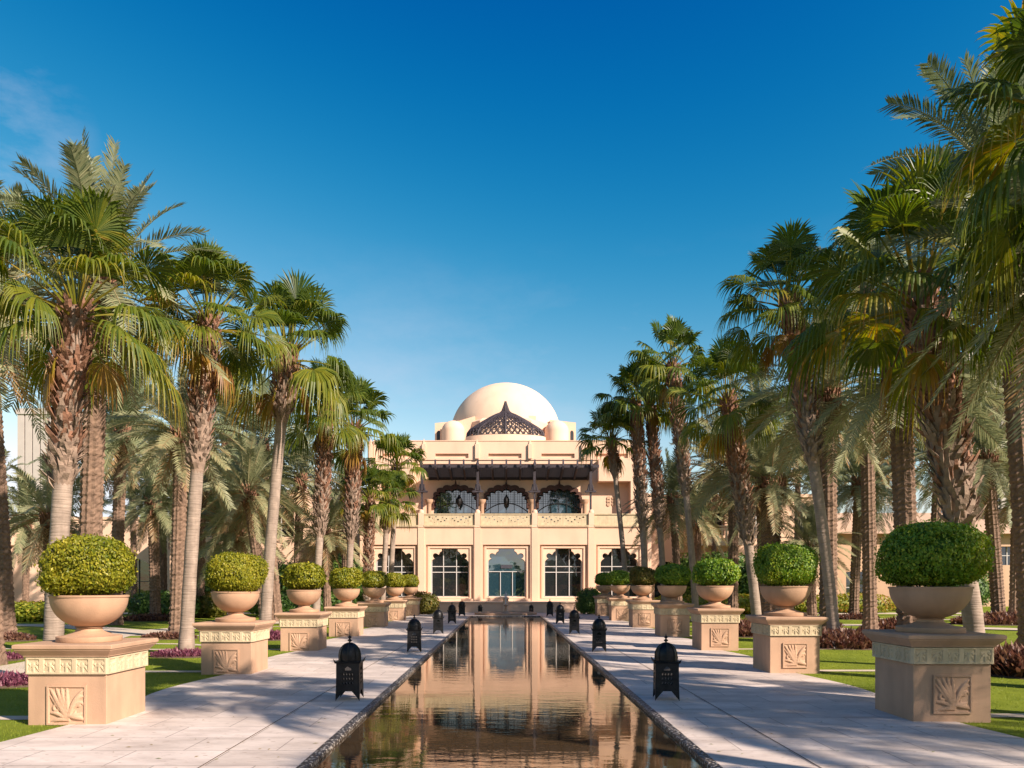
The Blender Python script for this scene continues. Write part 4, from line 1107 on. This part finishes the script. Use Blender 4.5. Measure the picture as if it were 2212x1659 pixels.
def date_palm(xb, Y, xt, yt, sc, v_, label, kind='date', rsc=1.0, Xabs=None, rz=None):
    base = at(xb, 1264, Y); top = at(xt, yt, Y)
    if Xabs: base = Vector((Xabs[0], Y, 0)); top = Vector((Xabs[1], Y, Xabs[2]))
    base.z = 0; h = top.z; top.z = max(top.z, .8); r = empty('date_palm', base); pts = [p-base for p in trunk_curve(base, top, 1.1)]
    n = 22; step = .055 if kind == 'date' else .09; m = int(h/step); vs, fs = [], []
    for j in range(m+1):
        t = j/m; p, _ = ev(pts, t); z = t*h
        R0 = (.20 + .07*math.exp(-z/.3) + .05*math.exp(-(h-z)/.5))*rsc
        for i in range(n):
            u = i/n*11; q = z/.15
            pat = max(0, math.sin(PI*(u+q))*math.sin(PI*(u-q)))**.5 if True else 0
            pat2 = ((q*1.0 + (.5 if int(u) % 2 else 0)) % 1.0)
            rad = R0*(.95 + .20*pat + .13*pat2)
            a = 2*PI*i/n; vs.append((p.x + rad*math.cos(a), p.y + rad*math.sin(a), p.z - (.1 if j == 0 else 0)))
    for j in range(m):
        for i in range(n): fs.append((j*n+i, j*n+(i+1)%n, (j+1)*n+(i+1)%n, (j+1)*n+i))
    b = MB(); b.add(vs, fs); b.build('trunk', DATEBARK, r, fix=False)
    b = MB(); rs = random.Random(int(xb+Y))
    for i in range(70):        # cut leaf stubs under the crown
        f = i/70; p, _ = ev(pts, max(0, 1-.75/h*(1-f))); a = i*2.39996; rv = Vector((math.cos(a), math.sin(a), 0)); q = p + rv*.18*rsc
        b.tube([tuple(q), tuple(q+rv*.12*rsc+Vector((0,0,.12))), tuple(q+rv*.17*rsc+Vector((0,0,.26+.1*rs.random())))], [.055*rsc,.045*rsc,.03*rsc], 4)
    b.build('leaf_bases', BOOT, r, fix=False)
    c = bpy.data.objects.new('crown', crown_mesh(kind, v_)); COL.objects.link(c); c.parent = r; c.location = top-base+Vector((0,0,.15))
    c.rotation_euler = (random.uniform(-.08,.08), random.uniform(-.08,.08), rz if rz is not None else random.uniform(0,6.28)); c.scale = (sc,)*3
    tag(r, label, 'palm tree', 'date palms in the garden')
    return r
# fan palms of the left row
fan_palm(112, 12.2, 165, 665, .98, 0, 'nearest fan palm of the left row, with golden leaves and a shaggy reddish trunk', .50, rsc=1.0)
fan_palm(402, 17.0, 452, 695, 1.02, 1, 'slim leaning fan palm left of the second planter, with purple plants at its foot', .48)
fan_palm(572, 22.6, 622, 765, 1.3, 2, 'tall fan palm behind the third planter on the left with a bushy green crown', .25, rsc=1.15)
fan_palm(682, 29, 708, 885, 1.1, 3, 'fan palm with long shaggy upper trunk, fourth left planter', .62)
fan_palm(752, 33, 768, 925, 1.25, 4, 'dark-trunked fan palm between the fourth and fifth left planters', .6, 'fanlite')
fan_palm(793, 37, 800, 1075, .95, 5, 'short fan palm with shaggy trunk before the left end of the palace', .9, 'fanlite')
fan_palm(826, 39.5, 838, 1085, .95, 6, 'short slender fan palm with a bare lower trunk before the leftmost palace window', .3, 'fanlite')
fan_palm(842, 41.5, 858, 1005, 1.05, 7, 'fan palm rising closest to the left end of the pergola', .25, 'fanlite')
# fan palms of the right row
fan_palm(2112, 14.2, 1985, 635, 1.32, 8, 'nearest fan palm of the right row, with a thick shaggy trunk', .66, rsc=1.15)
fan_palm(1803, 20.0, 1702, 655, 1.12, 9, 'tall curving fan palm with a new spear leaf, right of the second right planter', .5)
fan_palm(1636, 26.5, 1570, 865, 1.15, 2, 'fan palm with a dark red shaggy trunk behind the third right planter', .66, rsc=1.15)
fan_palm(1504, 33, 1452, 790, 1.15, 3, 'tallest of the far right fan palms, with open leaf fans against the sky', .52, 'fanlite')
fan_palm(1437, 35, 1402, 855, 1.05, 4, 'fan palm second from the tallest on the far right, pale shaggy trunk', .62, 'fanlite')
fan_palm(1397, 34.6, 1372, 868, 1.1, 5, 'dark-trunked fan palm before the right end of the palace', .62, 'fanlite')
fan_palm(1357, 36, 1320, 950, 1.0, 6, 'fan palm nearest the dome on the right, thin curved trunk crossing the window', .22, 'fanlite', rsc=.85)
fan_palm(2400, 8.8, 2410, 270, 1.2, 8, 'dark fan palm leaning in at the upper right edge', .5)
# date palms left
DP = [
 (14, 22, -30, 700, 1.15, 0, 'date palm with a thick trunk at the left edge', 'date', 1.1),
 (188, 16.5, 215, 600, 1.12, 1, 'tall date palm standing just behind the nearest left fan palm', 'date', 1.0),
 (381, 22.8, 392, 940, .82, 2, 'dark date palm left of the slim leaning fan palm', 'date', .9),
 (336, 34, 330, 1085, .85, 0, 'short date palm with ringed trunk before the pale left villa', 'date', 1.0),
 (352, 39, 348, 1040, 1.0, 1, 'date palm behind the ringed one before the pale left villa', 'far', 1.0),
 (430, 37, 436, 1010, 1.2, 2, 'date palm between the slim fan palm and the second left planter', 'far', 1.1),
 (598, 33, 560, 960, 1.25, 0, 'grey-green date palm with long fronds behind the tall bushy fan palm', 'far', 1.1),
 (510, 30, 512, 1150, .8, 1, 'squat date palm above the second left planter', 'date', 1.0),
 (708, 36, 702, 1150, .85, 2, 'low date palm between the third and fourth left planters', 'far', .8),
 (640, 40, 650, 1030, 1.2, 1, 'pale date palm far behind the third left planter', 'far', 1.0),
 (110, 33, 105, 1110, 1.05, 2, 'low date palm left of the nearest left fan palm', 'far', 1.0),
 (-10, 38, -30, 1060, 1.0, 0, 'date palm behind the thick trunk at the left edge', 'far', 1.0),
 (55, 44, 58, 1130, 1.1, 1, 'low date palm before the left porch building', 'far', .8),
 (250, 30, 262, 930, 1.0, 0, 'date palm right of the nearest left fan palm, in mid distance', 'date', 1.0),
 (490, 44, 492, 950, 1.35, 1, 'tall date palm farthest back above the second left planter', 'far', 1.0),
 (745, 44, 748, 1075, 1.1, 0, 'date palm before the left wing of the palace', 'far', 1.0),
 (215, 46, 215, 1000, 1.3, 1, 'distant date palm at the far left, right of the pale tower', 'far', .75),
 (290, 44, 285, 880, 1.4, 2, 'tall distant date palm above the pale left villa', 'far', .75),
 (465, 40, 470, 1060, 1.1, 0, 'mid-distance date palm right of the slim leaning trunk', 'far', 1.0),
 (545, 48, 548, 1080, 1.3, 1, 'distant date palm left of the tall bushy fan palm trunk', 'far', .75),
 (575, 28, 535, 1060, .8, 2, 'grey date palm with drooping fronds beside the tall bushy fan palm trunk', 'date', .9),
 (-20, 15, -60, 620, 1.0, 2, 'date palm mostly outside the left edge, fronds hanging into view', 'date', 1.0),
 # right
 (1540, 50, 1545, 1010, 1.4, 2, 'distant date palm above the right wing balcony', 'far', .75),
 (1650, 34, 1640, 930, 1.15, 1, 'pale date palm far behind the second right planter', 'far', 1.0),
 (2080, 48, 2080, 900, 1.5, 2, 'distant date palm above the tan villa roof', 'far', .75),
 (2190, 42, 2195, 1060, 1.2, 0, 'low date palm at the far right edge', 'far', 1.0),
 (1800, 52, 1800, 960, 1.5, 0, 'distant date palm behind the densely scaled trunk', 'far', .75),
 (1965, 19.5, 1942, 800, 1.0, 1, 'date palm with a red-brown swollen neck left of the nearest right fan palm', 'date', 1.2),
 (1790, 23, 1787, 850, 1.0, 2, 'date palm with a densely scaled trunk behind the curving fan palm', 'date', 1.15),
 (2230, 17.5, 2165, 390, 1.32, 0, 'tallest date palm, fronds reaching left above the nearest right fan palm', 'date', 1.1),
 (1880, 26, 1868, 640, 1.05, 1, 'tall date palm with tan fronds between the two tall right fan palms', 'date', 1.0),
 (1665, 31, 1665, 1040, .95, 2, 'stout short date palm above the second right planter', 'date', 1.7),
 (1844, 35.7, 1856, 1040, 1.0, 0, 'date palm with a pale ringed trunk in the right lawn', 'date', .95),
 (2158, 31.8, 2132, 985, 1.15, 1, 'date palm with a pale ringed trunk near the right edge', 'date', 1.15),
 (1755, 30, 1748, 1185, .7, 2, 'small young date palm beside the second right planter', 'date', .8),
 (1583, 34, 1585, 1000, 1.15, 1, 'date palm whose trunk stands behind the third right planter', 'far', 1.0),
 (1468, 38, 1452, 1075, 1.0, 0, 'thin date palm behind the fourth right planter', 'far', .8),
 (1507, 46, 1507, 1120, .9, 2, 'low date palm before the right wing balcony', 'far', .9),
 (1885, 44, 1890, 1000, 1.2, 2, 'date palm farther back in the right lawn, thin pale trunk', 'far', .8),
 (2010, 38, 2030, 980, 1.2, 0, 'date palm behind the nearest right planter bush', 'far', 1.0),
 (2230, 26, 2235, 760, 1.15, 2, 'date palm at the right edge with silvery hanging fronds', 'date', 1.0),
 (1950, 50, 1955, 930, 1.5, 1, 'distant date palm between the right trunks', 'far', .75),
 (1720, 46, 1725, 950, 1.4, 0, 'distant date palm above the right villa roof', 'far', .75),
 (2300, 11.5, 2300, 560, .95, 1, 'date palm beyond the right edge, one long frond sweeping into view', 'date', 1.0),
]
for xb, Y, xt, yt, sc, v_, lab, kind, rs_ in DP: date_palm(xb, Y, xt, yt, sc, v_, lab, kind, rs_)
# palms of the same garden standing right of and behind the viewpoint (their shade lies on the walk)
OUT = [(13.2,1.5,13.0,8.2,'d'),(11.2,-2.6,11.0,7.4,'f'),(10.8,5.2,10.6,6.4,'f'),(7.0,3.0,6.9,8.2,'f'),
       (-9.5,-3,-9.4,7,'f'),(-13,-8,-13,8,'d'),(9.5,-9,9.4,8,'f'),(14,-8,14,9,'d'),(-10,-14,-10,8,'d'),(8,-16,8,7.5,'f'),(-20,-18,-20,9,'d'),(20,-20,20,9,'d'),(-6.5,-22,-6.5,8,'f')]
WHO = ['date palm standing right of the nearest right pedestal, outside the view', 'fan palm a little behind the viewpoint on the right lawn', 'short fan palm outside the view, closest to the nearest right pedestal',
       'tall slender fan palm just right of the viewpoint', 'fan palm just left of the viewpoint', 'date palm on the lawn behind and left of the viewpoint', 'fan palm behind the viewpoint at the right walk edge',
       'tall date palm behind the viewpoint on the right lawn', 'date palm facing the leftmost palace windows from behind the viewpoint', 'fan palm facing the palace door from behind the viewpoint',
       'date palm far behind the viewpoint at the left', 'date palm far behind the viewpoint at the right', 'fan palm farthest behind the viewpoint']
for (X, Y, Xt, H, k), lb in zip(OUT, WHO):
    if k == 'd': date_palm(0, Y, 0, 0, 1.05, int(abs(X)) % 3, lb, Xabs=(X, Xt, H))
    else: fan_palm(0, Y, 0, 0, 1.15, 8, lb, Xabs=(X, Xt, H))

# ------------------------------------------------------------------ planting
def bushy(name, label, x, y, rx, ry, h, m, n, size, seed, cat='bush', group=None, pw=2.3):
    r = empty(name, (x, y, 0)); sh, core = blob(rx, h*.6, h*.42, h*.4, pw, .18, seed, ry); b = MB(); core(b, .8, 14)
    rs = random.Random(seed); cl = [(Vector((rs.uniform(-1,1),rs.uniform(-1,1),rs.uniform(0,1))), rs.uniform(-.3,.3)) for _ in range(24)]
    def tf(P, rr):
        q = Vector((P.x/rx, P.y/ry, P.z/h)); t = .45
        for c, a in cl: t += a*math.exp(-((q-c).length_squared)*7)
        return max(.02, min(1, t+rr.gauss(0,.16)))
    leaves(b, sh, n, size, tf, seed, .30); b.build('foliage', m, r, fix=False)
    b = MB(); 
    for k in range(5): a = k*1.3; b.tube([(.05*math.cos(a),.05*math.sin(a),-.05),(rx*.4*math.cos(a),ry*.4*math.sin(a),h*.45)], .025, 5)
    b.build('stem', STEM, r)
    return tag(r, label, cat, group)
bushy('shrub', 'round rusty-green shrub at the left end of the terrace wall', at(915,1264,41).x, 41, .75, .7, 1.25, SHRUB_B, 3200, .07, 11)
bushy('shrub', 'round green shrub at the right end of the terrace wall', at(1272,1264,41).x, 41, .72, .7, 1.45, BUSH, 3200, .07, 12)
for x, Y, rx, h, s, lab in [(1500,48,1.7,3.4,1,'dark green bush left of the tall one under the right wing balcony'),(1560,47,2.2,3.9,2,'tall leafy green bush under the right wing balcony'),(1652,46,2.0,3.4,3,'dark green bush behind the second right planter'),
                          (1700,52,2.4,3.2,4,'green bush before the right villa'),(735,46,1.8,3.4,5,'dense green bush left of the palace'),(655,45,1.8,3.1,6,'dark green bush behind the third left planter'),
                          (590,47,1.8,3.0,7,'dark bush behind the trunk of the tall bushy fan palm'),(480,48,2.0,3.2,8,'dark bush above the second left planter'),(2075,52,2.0,3.0,9,'dark bush before the right villa doorway')]:
    bushy('leafy_bush', lab, at(x,1264,Y).x, Y, rx, 1.2, h, BUSH, 3400, .13, 20+s)
for x, Y, rx, h, s, lab in [(1830,43,2.6,1.15,1,'rounded yellow-green hedge with red tops in the right lawn'),(1720,40,1.6,1.0,2,'low flowering hedge between the second and third right planters'),(1600,41,2.2,1.1,3,'low flowering hedge behind the third right planter'),
                          (1480,41,1.8,1.0,4,'low flowering hedge behind the fourth right planter'),(355,36,1.6,1.3,5,'dark clipped hedge behind the second left planter'),(430,37,1.4,1.3,6,'dark hedge with rusty tops left of the second left planter'),
                          (620,38,2.0,1.3,7,'dark hedge behind the third left planter'),(50,33,2.6,.9,8,'low mixed hedge at the left edge'),(2000,47,2.4,1.0,9,'low hedge before the tan villa'),(700,40,1.6,1.2,10,'hedge behind the fourth left planter')]:
    bushy('hedge', lab, at(x,1264,Y).x, Y, rx, .8, h, HEDGE if x > 1400 and x != 2000 else (HEDGE if s == 8 else SHRUB_B if s in (6,) else BUSH), 3000, .09, 40+s, 'hedge', None, 3.0)
for k, (x, wd_) in enumerate(((-26,5),(-17,5),(-8,4.5),(0,4),(8,4.5),(17,5),(26,5))):  # unseen trees added behind the viewpoint to darken the window reflections
    nm = ['farthest left','second from the left','third from the left','middle','third from the right','second from the right','farthest right'][k]
    bushy('added_tree_clump', f'added dense tree clump behind the viewpoint, for dark window reflections, {nm}', x, -32 + (k%2)*3, wd_, 2, 4.6+.9*(k%3), BUSH, 1500, .4, 90+k, 'tree')
def bed(label, x, y, rx, ry, h, m, n, seed, bw=.018):
    rr = random.Random(seed); b = MB()
    for _ in range(n):
        a = rr.random()*2*PI; q = math.sqrt(rr.random()); px, py = rx*q*math.cos(a), ry*q*math.sin(a)
        az = rr.random()*2*PI; ln = h*rr.uniform(.5,1.1)*(1-.4*q*q); tl = rr.uniform(.2,.9)
        d = Vector((math.cos(az)*math.sin(tl), math.sin(az)*math.sin(tl), math.cos(tl))); s = Vector((-math.sin(az), math.cos(az), 0))*bw*rr.uniform(.7,1.4)
        p0 = Vector((px,py,0)) + Vector((0,0,h*.25*(1-q*q)*rr.random())); p1 = p0 + d*ln*.6; p2 = p0 + d*ln + Vector((0,0,-ln*.15))
        b.add([tuple(p0-s*.4), tuple(p0+s*.4), tuple(p1+s), tuple(p1-s), tuple(p2)], [(0,1,2,3),(3,2,4)], max(0,min(1,rr.gauss(.5,.22))))
    r = empty('flower_bed', (x, y, -.01)); b.build('foliage', m, r, fix=False)
    b = MB(); b.lathe([(1,0),(.9,.03),(.01,.05)], 28, sx=rx*1.08, sy=ry*1.08); b.build('soil', SOIL, r)
    return tag(r, label, 'flower bed')
def P2(x, Y): return at(x, 1264, Y).x
bed('clump of pink-purple leaves round the foot of the slim leaning fan palm', P2(400,17), 16.9, .70, .5, .22, PURPLE, 1900, 1)
bed('clump of pink-purple leaves left of the nearest left pedestal', P2(20,12.2), 12.0, .65, .45, .24, PURPLE, 1800, 2)
bed('pink-purple leaves between the second and third left pedestals', P2(598,22.5), 22, .65, .5, .34, PURPLE, 1600, 3)
bed('reddish flowers in the lawn at the left edge', P2(-5,16), 16, .5, .4, .25, PURPLE, 900, 4)
bed('dark maroon ground plants round the curving right fan palm', P2(1812,19.8), 19.4, 1.55, .9, .55, MAROON, 4200, 5, .03)
bed('dark maroon ground plants at the right edge behind the nearest pedestal', P2(2200,13.5), 13.6, .75, 1.0, .6, MAROON, 3400, 6, .03)
bed('low maroon plants round the pale ringed palm at the right', P2(2165,31), 30.6, 2.3, 1.1, .6, MAROON, 3000, 7, .04)
bed('low maroon plants beside the right date palm with the swollen neck', P2(1940,26.5), 26.5, 1.2, .8, .5, MAROON, 2200, 8, .035)
bed('low maroon plants between the second and third right pedestals', P2(1612,24), 24, 1.3, 1.2, .6, MAROON, 2600, 9, .035)
bed('maroon plants round the young date palm', P2(1725,28), 27.5, 1.3, .9, .55, MAROON, 2000, 10, .035)
bed('maroon plants at the foot of the palm in the right lawn', P2(1850,35), 35, 1.0, .7, .35, MAROON, 1300, 11, .035)
bed('dark plants round the ringed palm in the left lawn', P2(340,34), 33.6, 1.4, .8, .4, MAROON, 1500, 12, .035)
bed('dark plants round the thick palm at the left edge', P2(25,22), 21.6, .9, .6, .3, MAROON, 1300, 13, .03)
bed('dark plants behind the slim leaning fan palm', P2(378,22.8), 22.4, .8, .5, .25, MAROON, 1200, 14, .03)
# small balcony plants
for k, x in enumerate((PXs[0]+.45, PXs[1]-.35, PXs[2]-.35, PXs[3]-.3)):
    nm = ['leftmost post', 'second post from the left', 'third post from the left', 'rightmost post'][k]
    rr = random.Random(k); b = MB()
    for _ in range(260):
        a = rr.random()*6.28; d = Vector((math.cos(a)*rr.uniform(.2,1), math.sin(a)*rr.uniform(.2,1), rr.uniform(.4,1.3))).normalized(); p = Vector((0,0,.3)); s = Vector((-math.sin(a),math.cos(a),0))*.02
        e = p + d*rr.uniform(.3,.62); b.add([tuple(p-s*.3),tuple(p+s*.3),tuple(p+d*.3+s),tuple(p+d*.3-s),tuple(e+Vector((0,0,-.06)))], [(0,1,2,3),(3,2,4)], rr.random())
    r = empty('balcony_plant', (x, FY+.45, 5.33)); b.build('foliage', SHRUB_Y, r, fix=False)
    b = MB(); b.lathe([(.12,0),(.17,.3),(.14,.3)], 14); b.build('pot', BOWLM, r)
    tag(r, f'small spiky yellow-green plant on the balcony by the {nm}', 'plant', 'potted balcony plants')
for o in list(bpy.data.objects):
    if o.name.startswith('palace') : pass
